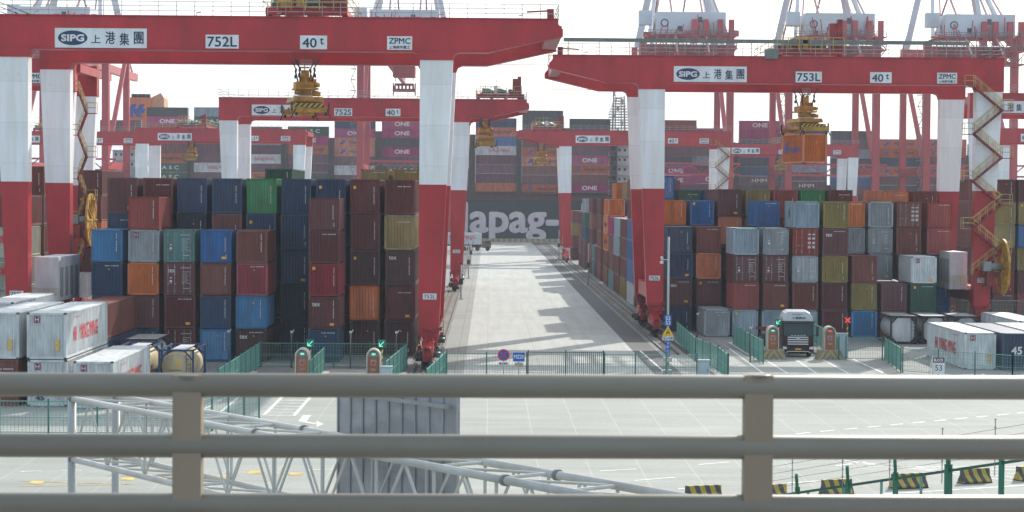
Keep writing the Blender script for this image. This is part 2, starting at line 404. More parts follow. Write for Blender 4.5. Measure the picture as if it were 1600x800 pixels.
# ------------------------------------------------------------------ shipping containers
CC = {  # key: (linear colour, words)
 'mar': ((.125, .024, .026), 'dark maroon'), 'bro': ((.19, .045, .033), 'rust brown'), 'dbr': ((.065, .024, .024), 'very dark brown'),
 'crm': ((.28, .018, .035), 'crimson'), 'red': ((.32, .045, .035), 'brick red'), 'nav': ((.012, .052, .125), 'navy blue'),
 'dnv': ((.012, .022, .05), 'near black navy'), 'blu': ((.016, .13, .36), 'mid blue'), 'lbl': ((.11, .27, .38), 'light blue'),
 'sky': ((.02, .20, .42), 'bright blue'), 'gry': ((.34, .38, .40), 'weathered pale grey'), 'gbl': ((.30, .40, .46), 'grey blue'),
 'wht': ((.66, .70, .70), 'white'), 'olv': ((.29, .22, .065), 'olive ochre'), 'grn': ((.015, .27, .075), 'bright green'),
 'dgn': ((.012, .10, .055), 'dark green'), 'tea': ((.10, .25, .24), 'pale teal green'), 'org': ((.62, .15, .018), 'orange'),
 'crl': ((.60, .15, .045), 'coral orange'), 'mag': ((.42, .012, .15), 'magenta'), 'sag': ((.42, .45, .36), 'sage grey'),
 'plm': ((.16, .055, .075), 'plum brown'), 'cha': ((.05, .055, .06), 'charcoal')}
CM = {k: mat('paint_' + v[1].replace(' ', '_'), v[0], .55, dirt=.30 if k not in ('gry', 'gbl', 'tea', 'wht') else (.05 if k == 'wht' else .22), dscale=(1.6, 1.6, .5), rnd=.17 if k != 'wht' else .04, rust=.55 if k != 'wht' else .12,
             dcol=(v[0][0]*.62+.03, v[0][1]*.62+.018, v[0][2]*.62+.012)) for k, v in CC.items()}
CASTM = mat('corner_casting', (.10, .09, .085), .6, dirt=.3)
GASK = mat('door_gasket', (.03, .03, .03), .7, dirt=0)
RODM = mat('lock_rod', (.42, .42, .42), .45, dirt=.4, dscale=(3, 3, 3))
CW = 2.44
def wallp(mb, p, u, length, z0, z1, n, per=.29, amp=.05):
    """corrugated wall from p along u; n is the outward normal"""
    k = max(3, int(round(length/per))); st = length/k; pts = []
    for i in range(k):
        a = i*st
        for t, d in ((0, 0), (.30, 0), (.45, 1), (.85, 1)): pts.append((a + t*st, -d*amp))
    pts.append((length, 0))
    b = len(mb.v)
    for s, d in pts:
        for z in (z0, z1): mb.v.append((p[0]+u[0]*s+n[0]*d, p[1]+u[1]*s+n[1]*d, z))
    for i in range(len(pts)-1):
        mb.face((b+2*i, b+2*i+2, b+2*i+3, b+2*i+1))
BODY = {}
def body_mesh(L, h, end, far=False):
    k = (L, h, end, far)
    if k in BODY: return BODY[k]
    b = MB(); w2 = CW/2; e = .03
    per = .29 if not far else .9
    if end == 'rib': wallp(b, (-w2+.12, e, 0), (1, 0), CW-.24, .15, h-.12, (0, -1), .255 if not far else .6)
    else:
        b.quad((-w2+.12, e+.02, .15), (w2-.12, e+.02, .15), (w2-.12, e+.02, h-.12), (-w2+.12, e+.02, h-.12))
    b.quad((w2-.12, L-e, .15), (-w2+.12, L-e, .15), (-w2+.12, L-e, h-.12), (w2-.12, L-e, h-.12))
    wallp(b, (-w2+e, L-.12, 0), (0, -1), L-.24, .13, h-.08, (-1, 0), per)
    wallp(b, (w2-e, .12, 0), (0, 1), L-.24, .13, h-.08, (1, 0), per)
    zt = h-.03
    nr = 2 if far else int(L/1.0)
    for i in range(nr):
        y0 = .1+(L-.2)*i/nr; y1 = .1+(L-.2)*(i+1)/nr; d = (y1-y0)
        b.quad((-w2+.05, y0, zt), (w2-.05, y0, zt), (w2-.05, y0+d*.5, zt), (-w2+.05, y0+d*.5, zt))
        b.quad((-w2+.05, y0+d*.5, zt), (w2-.05, y0+d*.5, zt), (w2-.05, y0+d*.58, zt-.02), (-w2+.05, y0+d*.58, zt-.02))
        b.quad((-w2+.05, y0+d*.58, zt-.02), (w2-.05, y0+d*.58, zt-.02), (w2-.05, y1, zt), (-w2+.05, y1, zt))
    b.quad((-w2+.1, .1, .12), (-w2+.1, L-.1, .12), (w2-.1, L-.1, .12), (w2-.1, .1, .12))
    BODY[k] = b.data('container_shell', [CASTM]); return BODY[k]
FRM = {}
def frame_mesh(L, h):
    k = (L, h)
    if k in FRM: return FRM[k]
    b = MB(); w2 = CW/2
    for sx in (-1, 1):
        for y0, y1 in ((0, .16), (L-.16, L)):
            xa, xb = sorted((sx*w2, sx*(w2-.15))); b.box(xa, xb, y0, y1, .12, h-.12)
        xa, xb = sorted((sx*w2, sx*(w2-.07))); b.box(xa, xb, .18, L-.18, h-.09, h-.012); b.box(xa, xb, .18, L-.18, .05, .19)
    for y0, y1 in ((.005, .09), (L-.09, L-.005)):
        b.box(-w2+.17, w2-.17, y0, y1, h-.14, h-.01); b.box(-w2+.17, w2-.17, y0, y1, .03, .18)
    c = b
    for sx in (-1, 1):
        for y0, y1 in ((-.006, .172), (L-.172, L+.006)):
            for z0, z1 in ((0, .118), (h-.118, h+.004)):
                xa, xb = sorted((sx*(w2+.004), sx*(w2-.165))); c.box(xa, xb, y0, y1, z0, z1, 1)
    me = c.data('container_frame', [CASTM, CASTM]); fixn(me); FRM[k] = me
    return FRM[k]
DOOR = {}
def door_mesh(h):
    if h in DOOR: return DOOR[h]
    b = MB(); w2 = CW/2
    for s in (-1, 1):
        xa, xb = sorted((s*.02, s*(w2-.18))); b.box(xa, xb, .015, .045, .22, h-.18)
        for k in range(3):
            z = .45+(h-.9)*k/2.0; b.box(xa+.06, xb-.06, .004, .015, z-.16, z+.16)
    r = MB()
    for x in (-.88, -.36, .36, .88):
        r.tube((x, -.03, .12), (x, -.03, h-.1), .022, 6)
        for z in (.35, .9, h-.9, h-.35): r.box(x-.06, x+.06, -.035, .015, z-.03, z+.03)
        r.box(min(x, x*.62), max(x, x*.62), -.06, -.03, .95, 1.0)
    m1 = b.data('container_door', [CASTM]); fixn(m1); m2 = r.data('lock_rods', [RODM]); fixn(m2)
    DOOR[h] = (m1, m2); return DOOR[h]
MARKS = {}
def mark_mesh(kind):
    if kind in MARKS: return MARKS[kind]
    b = MB(); rr = random.Random(kind)
    def dash(x, z, w_, h_): b.quad((x, -.012, z), (x+w_, -.012, z), (x+w_, -.012, z+h_), (x, -.012, z+h_))
    if kind == 'v':
        for i in range(11): dash(.72, 2.2-i*.125 - (.08 if i > 3 else 0), .055, .085)
    elif kind == 'v2':
        for i in range(9): dash(.70, 1.9-i*.125, .055, .08)
        for i in range(3): dash(.74, .35+i*.1, .1, .04)
    elif kind == 'h':
        for i in range(11): dash(-.15+i*.095 + (.06 if i > 3 else 0), 2.28, .055, .075)
    elif kind == 'd':
        for i in range(7): dash(.12+i*.1, 2.15, .06, .07)
        for k in range(6):
            for i in range(rr.randint(3, 6)): dash(.25+i*.1, 1.85-k*.16, .065, .05)
        dash(-.75, 1.05, .18, .16); dash(-.72, 1.35, .12, .1); dash(.3, .55, .5, .04)
    elif kind == 'p':   # pasted white plates
        for k in range(4):
            for i in range(2): dash(.22+i*.42, 1.95-k*.42, .28, .2 if k else .12)
    me = b.data('code_marks', [WHITE_INK]); MARKS[kind] = me
    return me
YSTK = mat('yellow_sticker', (.75, .42, .05), .5, dirt=0)
stk = MB(); stk.quad((.1, -.013, 2.0), (.24, -.013, 2.0), (.17, -.013, 2.14), (.17, -.013, 2.14)); STK = stk.data('warning_sticker', [YSTK])
stk = MB(); stk.quad((.45, -.013, .3), (.8, -.013, .3), (.8, -.013, .5), (.45, -.013, .5)); STK2 = stk.data('warning_sticker', [YSTK])
stk = MB(); stk.quad((-.95, -.013, 2.1), (-.72, -.013, 2.1), (-.72, -.013, 2.35), (-.95, -.013, 2.35)); STK3 = stk.data('warning_sticker', [YSTK])
NCONT = [0]
def cont(x, y, z, L, h, col, label, group, end='rib', marks='auto', far=False, castings=True, rz=0, name='shipping_container', cat='container'):
    """container with its front end centred on x, y"""
    NCONT[0] += 1
    x += random.uniform(-.05, .05); y += random.uniform(-.07, .07) if L < 13 else 0
    o = part(name, body_mesh(L, h, end, far), None, (x, y, z), (0, 0, rz), CM[col])
    if name == 'shipping_container' : pass
    tag(o, label, cat, group)
    if not far:
        part('frame', frame_mesh(L, h), o, mat=CM[col])
        if end == 'door':
            a, b = door_mesh(h); part('door', a, o, mat=CM[col]); part('lock_rods', b, o)
        if marks == 'auto': marks = 'd' if end == 'door' else random.choice(['v', 'v', 'v2', 'h'])
        if marks: part('code_marks', mark_mesh(marks), o)
        r = random.random()
        if end == 'rib' and r < .30: part('warning_sticker', STK, o)
        elif end == 'rib' and r < .42: part('warning_sticker', STK2, o)
        elif end == 'rib' and r < .5: part('warning_sticker', STK3, o)
    return o
ORD = ['bottom', 'second', 'third', 'fourth', 'fifth', 'sixth', 'seventh', 'eighth', 'ninth', 'tenth', 'eleventh']
COLN = ['first', 'second', 'third', 'fourth', 'fifth', 'sixth', 'seventh', 'eighth', 'ninth', 'tenth', 'eleventh']
def stack(x, y, L, h, cols, where, group, skip=0, z0=.02):
    """cols: colour keys from the ground up; ':d' doors, ':t' tex lettering"""
    z = z0
    for i, c in enumerate(cols):
        if c is None: z += h; continue
        key, _, opt = c.partition(':')
        hh = h
        if i >= skip:
            end = 'door' if 'd' in opt else 'rib'
            extra = ' with locking bars' if end == 'door' else ''
            if 't' in opt: extra += ' with white lettering'
            o = cont(x, y, z, L, hh, key, '%s container%s, %s tier, %s' % (CC[key][1], extra, ORD[i], where), group, end, 'p' if 'p' in opt else 'auto')
            if 't' in opt: text('tex', (-.62 if end == 'rib' else -.6, -.02, hh-.62), .62, .3, WHITE_INK, o, bold=.02)
            if 'w' in opt: logo_box(o, hh)
            if 's' in opt: swirl(o, L, hh)
        if 'l' in opt: text('Hapag-Lloyd', (-CW/2-.03, L*.5, hh*.5), L*.55, .95, BLACK_INK, o, 'left', .02)
        if 'k' in opt: text('MAERSK' if False else '=====', (-CW/2-.03, L*.4, hh*.6), L*.3, .5, WHITE_INK, o, 'left')
        if 'r' in opt: text('>>', (.75, -.03, hh*.62), .5, .7, RED_INK, o, bold=.05)
        z += hh + .012
def logo_box(o, h):
    b = MB(); b.box(-.78, -.42, -.02, .0, h-.62, h-.22); b.build('emblem', mat('emblem_plum', (.20, .02, .06), .5, dirt=0), o)
    b = MB(); b.box(-.72, -.68, -.026, -.02, h-.56, h-.28); b.box(-.52, -.48, -.026, -.02, h-.56, h-.28); b.box(-.68, -.52, -.026, -.02, h-.44, h-.4); b.build('emblem_mark', WHITE_INK, o)
def swirl(o, L, h):
    b = MB(); b.ring((-CW/2-.012, L*.5, h*.55), .36, .46, -.004, .004, 20); letters(b, 'M', (-CW/2-.014, L*.5, h*.55), .4, .34, 'left', .03)
    b.build('emblem', NAVY_INK, o)

LG, RG = 'containers stacked in the left block', 'containers stacked in the right block'
LX = lambda i: -31.3 + 2.846*i + 1.22
RX = lambda i: 17.72 + 2.83*i + 1.22
FLEFT, FRIGHT = 'front row of the left block', 'front row of the right block'
# left block, short bay at the very front (20 ft)
for i, cols in {0: ['nav', 'nav', 'nav', 'sky'], 1: ['nav', 'mar', 'org', 'gry:w', 'red'], 2: ['mar:d', 'mar', 'mar:dt', 'tea:d'],
                3: ['sky', 'nav', 'bro', 'blu'], 4: ['dbr:t', 'sky', 'crm', 'bro'], 6: ['nav', 'mar:t', 'crm', 'mar', 'mar']}.items():
    stack(LX(i), 162, 6.06, 2.59, cols, '%s column, left front stacks' % COLN[i], LG)
# second bay (40 ft, high)
for i, cols in {0: ['mar', 'mar', 'nav', 'nav', 'mar'], 1: ['mar', 'nav', 'nav', 'mar', 'mar'], 2: ['nav', 'bro', 'nav', 'dnv', 'nav'], 3: ['nav', 'nav', 'mar', 'bro', 'nav'],
                4: ['mar', 'nav', 'nav', 'nav', 'grn'], 5: ['dnv', 'dnv', 'nav', 'nav', 'nav'], 6: ['nav', 'bro', 'nav', 'nav', 'nav'],
                7: ['dbr', 'org', 'dbr', 'mar', 'mar'], 8: ['dbr', 'mar', 'dbr:t', 'olv', 'mar']}.items():
    stack(LX(i), 168.7, 12.19, 2.9, cols, '%s column, taller second row, left block' % COLN[i], LG, skip=0 if i in (5, 7, 8) else 2)
# further bays: lane side column and the tops showing above
for i, y, cols in ((8, 182.5, ['mar', 'wht', 'bro', 'nav', 'olv', 'olv']), (7, 182.5, [None, None, None, None, 'bro', 'olv']), (4, 182.5, [None]*4 + ['dgn', 'dgn']),
                   (8, 196, ['bro', 'org', 'sag', 'olv', 'wht']), (8, 209.5, ['nav', 'mar', 'wht', 'bro', 'mag']), (8, 223, ['bro', 'bro', 'lbl', 'gry', 'mar']),
                   (8, 236.5, ['mar', 'nav', 'gry', 'org', 'bro']), (8, 250, ['mar', 'org', 'blu', 'bro']), (8, 263.5, ['nav', 'mar', 'bro', 'wht'])):
    stack(LX(i), y, 12.19, 2.59, cols, '%s column, %d m deeper, left block' % (COLN[i], y-162), LG, skip=0 if i == 8 else 4)
for i in range(8):
    stack(LX(i), 182.2, 12.19, 2.59, [['mar', 'nav', 'bro', 'mar', 'nav'][(i*3+j*2) % 5] for j in range(4)], '%s column, shaded third row, left block' % COLN[i], LG)
# two tier brown stack in front of the first column
stack(LX(0)+1.15, 149, 12.19, 2.59, ['nav', 'bro'], 'short pair between the white reefers and the left block', LG)

# right block: front bay, second bay, tops
for i, cols in {2: ['gbl', 'red', 'mar:d', 'gbl'], 3: ['gbl', 'bro', 'mar:d', 'gry:d'], 4: ['gbl', 'bro', 'gry:d', 'red:dp', 'gbl:s'],
                5: ['mar', 'mar', 'olv', 'mar:t', 'olv'], 6: ['sky', 'olv', 'bro'], 7: ['bro', 'mar'], 8: ['dgn', 'dgn', 'wht:w']}.items():
    stack(RX(i), 195, 6.06 if i in (2, 3, 4, 8) else 6.06, 2.59, cols, '%s column, right front stacks' % COLN[i], RG)
for i, cols in {0: ['nav', 'mar:t', 'nav', 'nav'], 1: ['nav', 'mar', 'org', 'bro'], 3: ['bro', 'bro', 'bro', 'bro', 'blu'], 6: ['mar', 'mar', 'mar', 'gry', 'org:l'], 7: ['mar', 'mar', 'gry', 'gry:d', 'gry:s'],
                8: ['mar', 'mar', 'mar', 'bro', 'bro:dp']}.items():
    stack(RX(i), 201.9, 6.06, 2.59, cols, '%s column, second row, right block' % COLN[i], RG, skip=0 if i < 2 else 2)
for i, cols in {0: ['bro', 'nav', 'nav', 'blu', 'org'], 1: ['mar', 'nav', 'nav', 'nav', 'blu'], 2: ['mar', 'mar', 'org', 'org', 'mar'], 3: ['mar', 'mar', 'olv', 'olv', 'olv'],
                4: ['mar', 'mar', 'mar', 'bro', 'red'], 5: ['mar', 'mar', 'mar', 'olv', 'grn'], 6: ['mar', 'mar', 'mar', 'mar', 'mar'], 8: ['mar', 'mar', 'mar', 'mar', 'org:l']}.items():
    stack(RX(i), 208.8, 12.19, 2.59 if i < 2 else 2.82, cols, '%s column, third row, right block' % COLN[i], RG, skip=0 if i == 0 else 3)
for i, y, h, cols in ((1, 222.5, 2.82, ['dgn']), (2, 222.5, 2.82, ['blu']), (9, 222.5, 2.82, ['olv']), (9, 209, 2.82, ['bro']), (9, 202, 2.59, ['red'])):
    stack(RX(i) + (.2 if i == 9 else 0), y, 6.06, h, [None]*4 + cols if i != 9 else [None]*3+cols*2, '%s column, %d m behind right front stacks' % (COLN[i], y-195), RG, skip=3)
for i in range(1, 8):
    stack(RX(i), 222.4 if i > 2 else 229.5, 12.19, 2.59, [['mar', 'nav', 'bro', 'mar', 'nav'][(i*3+j*2) % 5] for j in range(4)], '%s column, shaded fourth row, right block' % COLN[i], RG)
stack(RX(1)+.1, 195.2, 6.06, 2.59, ['gry'], 'alone in front of second column, right block', RG)
# lane side column of the right block, bay after bay
for y, L, h, cols in ((222.5, 12.19, 2.59, ['bro', 'blu', 'bro', 'wht', 'blu', 'blu']), (236, 12.19, 2.59, ['bro', 'lbl', 'bro', 'sag', 'blu']),
                      (250, 12.19, 2.59, ['wht', 'blu', 'blu', 'blu', 'bro', 'bro']), (263.5, 12.19, 2.59, ['olv', 'bro', 'bro', 'bro']), (277, 12.19, 2.59, ['bro', 'bro', 'gbl', 'gbl']),
                      (290.5, 12.19, 2.59, ['tea', 'bro', 'bro', 'mag']), (304, 12.19, 2.59, ['bro', 'bro', 'org:l', 'org:l', 'org']), (323, 12.19, 2.59, ['bro', 'mar', 'bro', 'mar', 'mar']),
                      (336.5, 6.06, 2.59, ['mar', 'mar']), (343, 6.06, 2.59, ['tea', 'tea']), (350, 12.19, 2.59, ['mar', 'bro', 'mar', 'bro', 'mar']),
                      (376, 12.19, 2.59, ['mar', 'mar', 'nav', 'dgn', 'gry']), (390, 12.19, 2.59, ['mar', 'bro', 'bro', 'mar']), (432, 12.19, 2.59, ['mar', 'bro', 'olv', 'bro'])):
    stack(RX(0), y, L, h, cols, 'lane side stack %d m behind right front' % (y-195), RG)
for i, y, h, cols in ((1, 304, 2.59, ['bro', 'bro', 'org', 'org', 'gry', 'olv']), (1, 250, 2.59, ['bro']*5+['bro:t']), (1, 330, 2.59, ['bro']*5+['org']), (2, 318, 2.59, ['bro']*5+['olv']),
                      (2, 277, 2.59, ['bro']*5+['bro'])):
    stack(RX(i), y, 12.19, h, cols, '%s column, %d m back, right block' % (COLN[i], y-195), RG, skip=4)

# neighbouring blocks seen between the crane legs
N1, N2 = 'containers in the block left of the front crane', 'containers in the block right of the front crane'
stack(-40.5, 168, 12.19, 2.59, ['bro', 'sag:r', 'sag:r', 'sag:r', 'bro'], 'stack at the left picture edge', N1, 0)
stack(-40.6, 182, 12.19, 2.59, ['bro', 'mar', 'mar', 'bro', 'mar', 'bro'], 'stack between the two left crane legs', N1, 1)
stack(-43.4, 182, 12.19, 2.59, ['bro', 'mar', 'mar', 'bro', 'mar', 'bro'], 'stack behind the leftmost crane leg', N1, 1)
stack(-40.6, 209, 12.19, 2.59, ['sag', 'wht', 'mar', 'org', 'bro', 'mar'], 'stack behind the yellow cable reel on the left', N1, 1)
for k, cols in enumerate((['mar', 'mar', 'mar', 'bro', 'bro', 'bro'], ['mar', 'red', 'mar', 'olv', 'olv', 'mar'], ['crm', 'mar', 'olv', 'blu', 'olv', 'mar'], ['bro', 'mar', 'olv', 'mar', 'olv', 'mar'])):
    stack(56.0 + 2.83*k, 233, 12.19, 2.59, cols, '%s column of the stacks behind the right cable reel' % COLN[k], N2)

stack(45.1, 204.5, 12.19, 2.59, ['blu', 'blu', 'blu'], 'behind the white electric house, right block', RG)
# reefers in front, both sides
def reefer(x, y, z, side, label, h=2.9, col='wht', L=13.72, txt=True, emblem=True, n45=False, group='white refrigerated containers'):
    o = cont(x, y, z, L, h, col, label, group, 'rib', 'v', name='reefer_container', cat='reefer')
    sx = 1 if side == 'right' else -1
    if txt:
        mb = MB(); letters(mb, 'YANG MING' if side == 'right' else 'YANG MING', (sx*(CW/2+.02), L*.52 if side == 'right' else L*.45, h*.5), L*.44, 1.0, side, .012)
        b = L*.2 if side == 'right' else L*.74
        bx = (sx*(CW/2+.02), b, h*.5)
        letters(mb, 'H', bx, .8, .95, side, .04)
        mb.build('lettering', RED_INK, o, recalc=False)
        mb = MB(); letters(mb, 'www.yangming.com', (sx*(CW/2+.021), L*.25, h*.86), L*.17, .13, side, .0); mb.build('small_lettering', RED_INK, o, recalc=False)
    if emblem: logo_box(o, h)
    if n45: text('45', (-.45, -.02, .55), .5, .36, BLACK_INK if col == 'wht' else WHITE_INK, o, bold=.03)
    if n45 or col == 'wht':
        for zz in (.55, .95):
            mb = MB(); mb.quad((.55, -.02, zz), (.78, -.02, zz), (.78, -.02, zz+.3), (.55, -.02, zz+.3)); mb.build('warning_plate', YSTK, o, recalc=False)
    return o
reefer(-27.3, 127, 2.92, 'right', 'white reefer with red side lettering, upper one of the nearest left pair')
reefer(-27.3, 127.01, 0, 'right', 'white reefer numbered 45, lower one of the nearest left pair', n45=True)
reefer(-24.25, 126, 0, 'right', 'white reefer numbered 45 standing alone right of the stacked pair', n45=True)
reefer(-30.3, 127, 2.92, 'right', 'white reefer on a brown container at the left picture edge')
cont(-30.3, 127, .0, 13.72, 2.9, 'bro', 'rust brown container under the white reefer at the left picture edge', 'containers under the reefers')
reefer(-33.4, 139, 2.92, 'right', 'white reefer partly hidden at the far left picture edge', txt=False)
cont(-33.4, 139, .0, 13.72, 2.9, 'bro', 'rust brown container hidden under the far left reefer', 'containers under the reefers')
reefer(38.4, 159, 0, 'left', 'white reefer with red side lettering left of the dark blue container')
o = reefer(41.25, 158.5, 0, 'left', 'dark blue container numbered 45 beside the white reefer', col='nav', emblem=False, n45=False, group='containers beside the right reefer')
text('45', (-.1, -.02, 1.55), .85, .62, WHITE_INK, o, bold=.03)
reefer(44.1, 159, 0, 'left', 'white reefer at the right picture edge', txt=False)
reefer(46.8, 175, 0, 'left', 'white reefer with sunlit roof behind the right fence', txt=False)

# tank containers
TANKC = mat('tank_cream', (.55, .46, .27), .4, dirt=.25); TANKG = mat('tank_white', (.56, .58, .58), .4, dirt=.25)
FRB = mat('tank_frame_blue', (.02, .06, .16), .5, dirt=.2)
def tank(x, y, z, tm, fm, label, L=6.06, h=2.59):
    t = empty('tank_container', (x, y, z), 0, label, 'tank container', 'tank containers')
    b = MB(); k = 24; r = 1.08; cz = 1.36; prof = [(.25, .2), (.25, .85), (.36, 1.0), (.55, r), (L-.55, r), (L-.36, 1.0), (L-.25, .85), (L-.25, .2)]
    n = 0
    for yy, rr in prof:
        for i in range(k): b.v.append((rr*math.cos(2*math.pi*i/k), yy, cz+rr*math.sin(2*math.pi*i/k)))
    for a in range(len(prof)-1):
        for i in range(k): b.face((a*k+i, a*k+(i+1) % k, (a+1)*k+(i+1) % k, (a+1)*k+i), 0, True)
    b.face(tuple(range(k))); b.face(tuple(range((len(prof)-1)*k, len(prof)*k)))
    b.build('tank_shell', tm, t)
    f = MB(); w2 = CW/2-.07
    for yy in (.07, L-.07):
        for s in (-1, 1):
            f.bar((s*w2, yy, 0), (s*w2, yy, h), .14); f.bar((s*w2, yy, h-.75), (s*(w2-.62), yy, h-.08), .1); f.bar((s*w2, yy, .65), (s*(w2-.55), yy, .08), .1)
        f.bar((-w2, yy, h-.06), (w2, yy, h-.06), .12); f.bar((-w2, yy, .1), (w2, yy, .1), .14)
    for s in (-1, 1):
        f.bar((s*w2, 0, h-.06), (s*w2, L, h-.06), .1); f.bar((s*w2, 0, .1), (s*w2, L, .1), .12)
    f.build('frame', fm, t)
    g = MB(); g.box(-.5, .5, .5, L-.5, h-.1, h-.06); g.build('walkway', PALE, t)
    if tm is TANKG:
        g = MB(); g.prism([(-.62, .22), (.62, .22), (1.0, .62), (1.0, 1.98), (.62, 2.38), (-.62, 2.38), (-1.0, 1.98), (-1.0, .62)], .13, .19); g.build('end_plate', TANKG, t)
        g = MB(); g.box(-1.1, 1.1, .3, L-.3, h-.05, h-.02); g.build('top_cover', GREYM, t)
    g = MB()
    for s in (-.16, .16): g.bar((w2-.3+s, .02, .1), (w2-.3+s, .02, h-.1), .04)
    for i in range(7): g.bar((w2-.46, .02, .3+i*.32), (w2-.14, .02, .3+i*.32), .03)
    g.build('ladder', fm, t)
    g = MB(); g.quad((-.12, .2, 1.5), (.28, .2, 1.5), (.08, .2, 1.85), (.08, .2, 1.85)); g.build('warning_plate', YSTK, t, recalc=False)
    mb = MB(); letters(mb, '-----', (-.1, .2, 1.15), .8, .05); mb.build('code_marks', BLACK_INK, t, recalc=False)
    return t
for i, x in enumerate((38.0, 40.9, 43.8)):
    tank(x, 186.5, 0.02, TANKG, DARK, ['white tank container in a dark frame beside the brown stack', 'middle white tank container of the right row', 'white tank container nearest the right crane leg'][i])
tank(-21.3, 140, .02, TANKC, FRB, 'cream tank container in a blue frame, right one of the left pair')
tank(-24.6, 141.5, .02, TANKC, FRB, 'cream tank container in a blue frame behind the single reefer')
tank(-27.5, 146.3, .02, TANKG, DARK, 'pale tank container with flat walkway behind the stacked reefers').location = (-25.4, 150, .02)
# ------------------------------------------------------------------ rail mounted gantry cranes
GZ0, GZ1 = 24.15, 26.7            # girder under and upper edge
def arc(cx, cz, r, a0, a1, n=5):
    return [(cx + r*math.cos(R(a0 + (a1-a0)*i/n)), cz + r*math.sin(R(a0 + (a1-a0)*i/n))) for i in range(n+1)]
def gantry(Y, xo, num, label, cant='R', trolley_x=-14, spread=None, base=17.0, detail=2, trolley_h=2.3, tray=False, ehouse=None, stairs=False, reel=False, span=34.7, ton='40', flush=False, bx=None):
    """xo: world x of the left outer face of the legs.  Local x runs 0..34.7 between the outer leg faces."""
    t = empty('gantry_crane', (xo, Y, 0), 0, label, 'gantry crane', 'red and white rail mounted gantry cranes')
    S = span; LT, LB = 2.5, 1.55        # leg width top / bottom
    legs = ((0, LT, 0, 1), (S, S-LT, S, -1))
    xa, xb = (-.05, S + 8.0) if cant == 'R' else (-8.2, S + .1)
    if flush: xa, xb = -.05, S + .05
    def girder_outline():
        p = []
        # lower edge, from the left end to the right one, with a bracket over each leg
        zt = 23.55
        if cant == 'L' and not flush: p += [(xa, GZ1-.35), (xa-.35, GZ1-.75), (xa-.35, GZ1-1.25), (xa+5.2, GZ0), (-.85, GZ0)] + arc(-.75, zt+.15, .45, 90, 0, 4)[0:0]
        else: p += [(xa, GZ1), (xa, zt)]
        if cant == 'L' and not flush: p += [(-.5, GZ0), (-.14, GZ0-.16), (0, GZ0-.5), (0, zt)]
        p += [(LT, zt)]
        p += [(LT, GZ0-.5), (LT+.14, GZ0-.16), (LT+.5, GZ0)]
        p += [(S-LT-.5, GZ0), (S-LT-.14, GZ0-.16), (S-LT, GZ0-.5), (S-LT, zt), (S, zt)]
        if cant == 'R' and not flush: p += [(S, GZ0-.5), (S+.14, GZ0-.16), (S+.5, GZ0), (xb-5.4, GZ0), (xb+.35, GZ1-1.25), (xb+.35, GZ1-.75), (xb, GZ1-.35), (xb, GZ1)]
        else: p += [(xb, zt), (xb, GZ1)]
        if cant == 'L' and not flush: p += [(xa, GZ1)]
        return p
    out = girder_outline()
    gy = ((-.05, 1.35), (base-1.35, base+.05))
    for k, (y0, y1) in enumerate(gy):
        g = MB(); g.prism(out, y0, y1); g.box(xa-.02, xb+.02, y0-.12, y1+.12, GZ1+.003, GZ1+.07)
        if detail > 1:
            g.box(xa+.1, xb-.1, y0-.03, y0-.002, GZ0+.10, GZ0+.14)
            for i in range(int((xb-xa)/1.4)): g.box(xa+.5+i*1.4, xa+.54+i*1.4, y0-.11, y0-.002, GZ1-.14, GZ1-.02)
        g.build('girder', RED, t)
    # end ties across the two girders
    for x0, x1 in ((xa+.03, xa+1.0), (xb-.9, xb+.3)):
        e = MB(); e.box(x0, x1, 1.36, base-1.36, GZ1-1.2, GZ1-.35); e.build('end_tie', RED, t)
    # legs
    for (xo_, xi, xob, s) in legs:
        for yy in (0, base-1.4):
            l = MB(); Z = [(23.55, 0, LT), (14.1, None, None), (5.2, None, None), (3.1, None, LB)]
            zs = (23.548, 14.1, 3.0)
            for (za, zb, m) in ((23.548, 14.1, 0), (14.1, 4.6, 1)):
                def wdt(z): return LB + (LT-LB)*(z-3.0)/(23.5-3.0)
                a, b_ = wdt(za), wdt(zb); pts = [(xi, za), (xi - s*a, za), (xi - s*b_, zb), (xi, zb)]
                l.prism(pts, yy, yy+1.3, m)
            a = wdt(4.6); l.prism([(xi, 4.598), (xi-s*a, 4.598), (xi-s*LB, 3.0), (xi-s*.0, 3.0)], yy, yy+1.3, 1)
            if detail > 1:
                l.prism([(xi-s*.1, 3.0), (xi-s*(LB-.1), 3.0), (xi-s*(LB-.35), 2.2), (xi-s*.35, 2.2)], yy+.15, yy+1.15, 1)
                for zz in (22.2, ):
                    for f in (.3, .68): l.box(xi-s*LT*f-.04, xi-s*LT*f+.04, yy-.06, yy, zz, zz+.16, 0)
            l.build('leg', [WHT, RED], t)
        # sill beam along the rail
        sb = MB(); c = xi - s*LB/2
        sb.prism([(1.3, 4.9), (base-1.4, 4.9), (base-1.4, 3.1), (base-3.4, 3.5), (3.3, 3.5), (1.3, 3.1)], c-.55, c+.55, 0, 'x'); sb.build('sill_beam', RED, t)
        if detail > 0:
            for yy in (.65, base-.75): bogie(t, c, yy, detail)
    # handrails
    for y in ((-.1, base+.1) if detail > 1 else (-.1,)):
        h = MB(); n = int((xb-xa)/1.37); r = .022
        for i in range(n+1): x = xa + (xb-xa)*i/n; h.bar((x, y, GZ1+.07), (x, y, GZ1+1.12), .045)
        for z in (.42, .78, 1.12): h.bar((xa, y, GZ1+z), (xb, y, GZ1+z), .045)
        if detail > 1:
            for x in (xa, xb):
                for z in (.42, .78, 1.12): h.bar((x, -.1, GZ1+z), (x, base+.1, GZ1+z), .045)
            for i in range(7):
                x = xa + 3 + i*(xb-xa-6)/6; h.bar((x, y+.3, GZ1+.3), (x+.35, y+.3, GZ1+.34), .08); h.bar((x, y+.3, GZ1+.1), (x, y+.3, GZ1+.3), .04)
        h.build('handrail', RAILG, t)
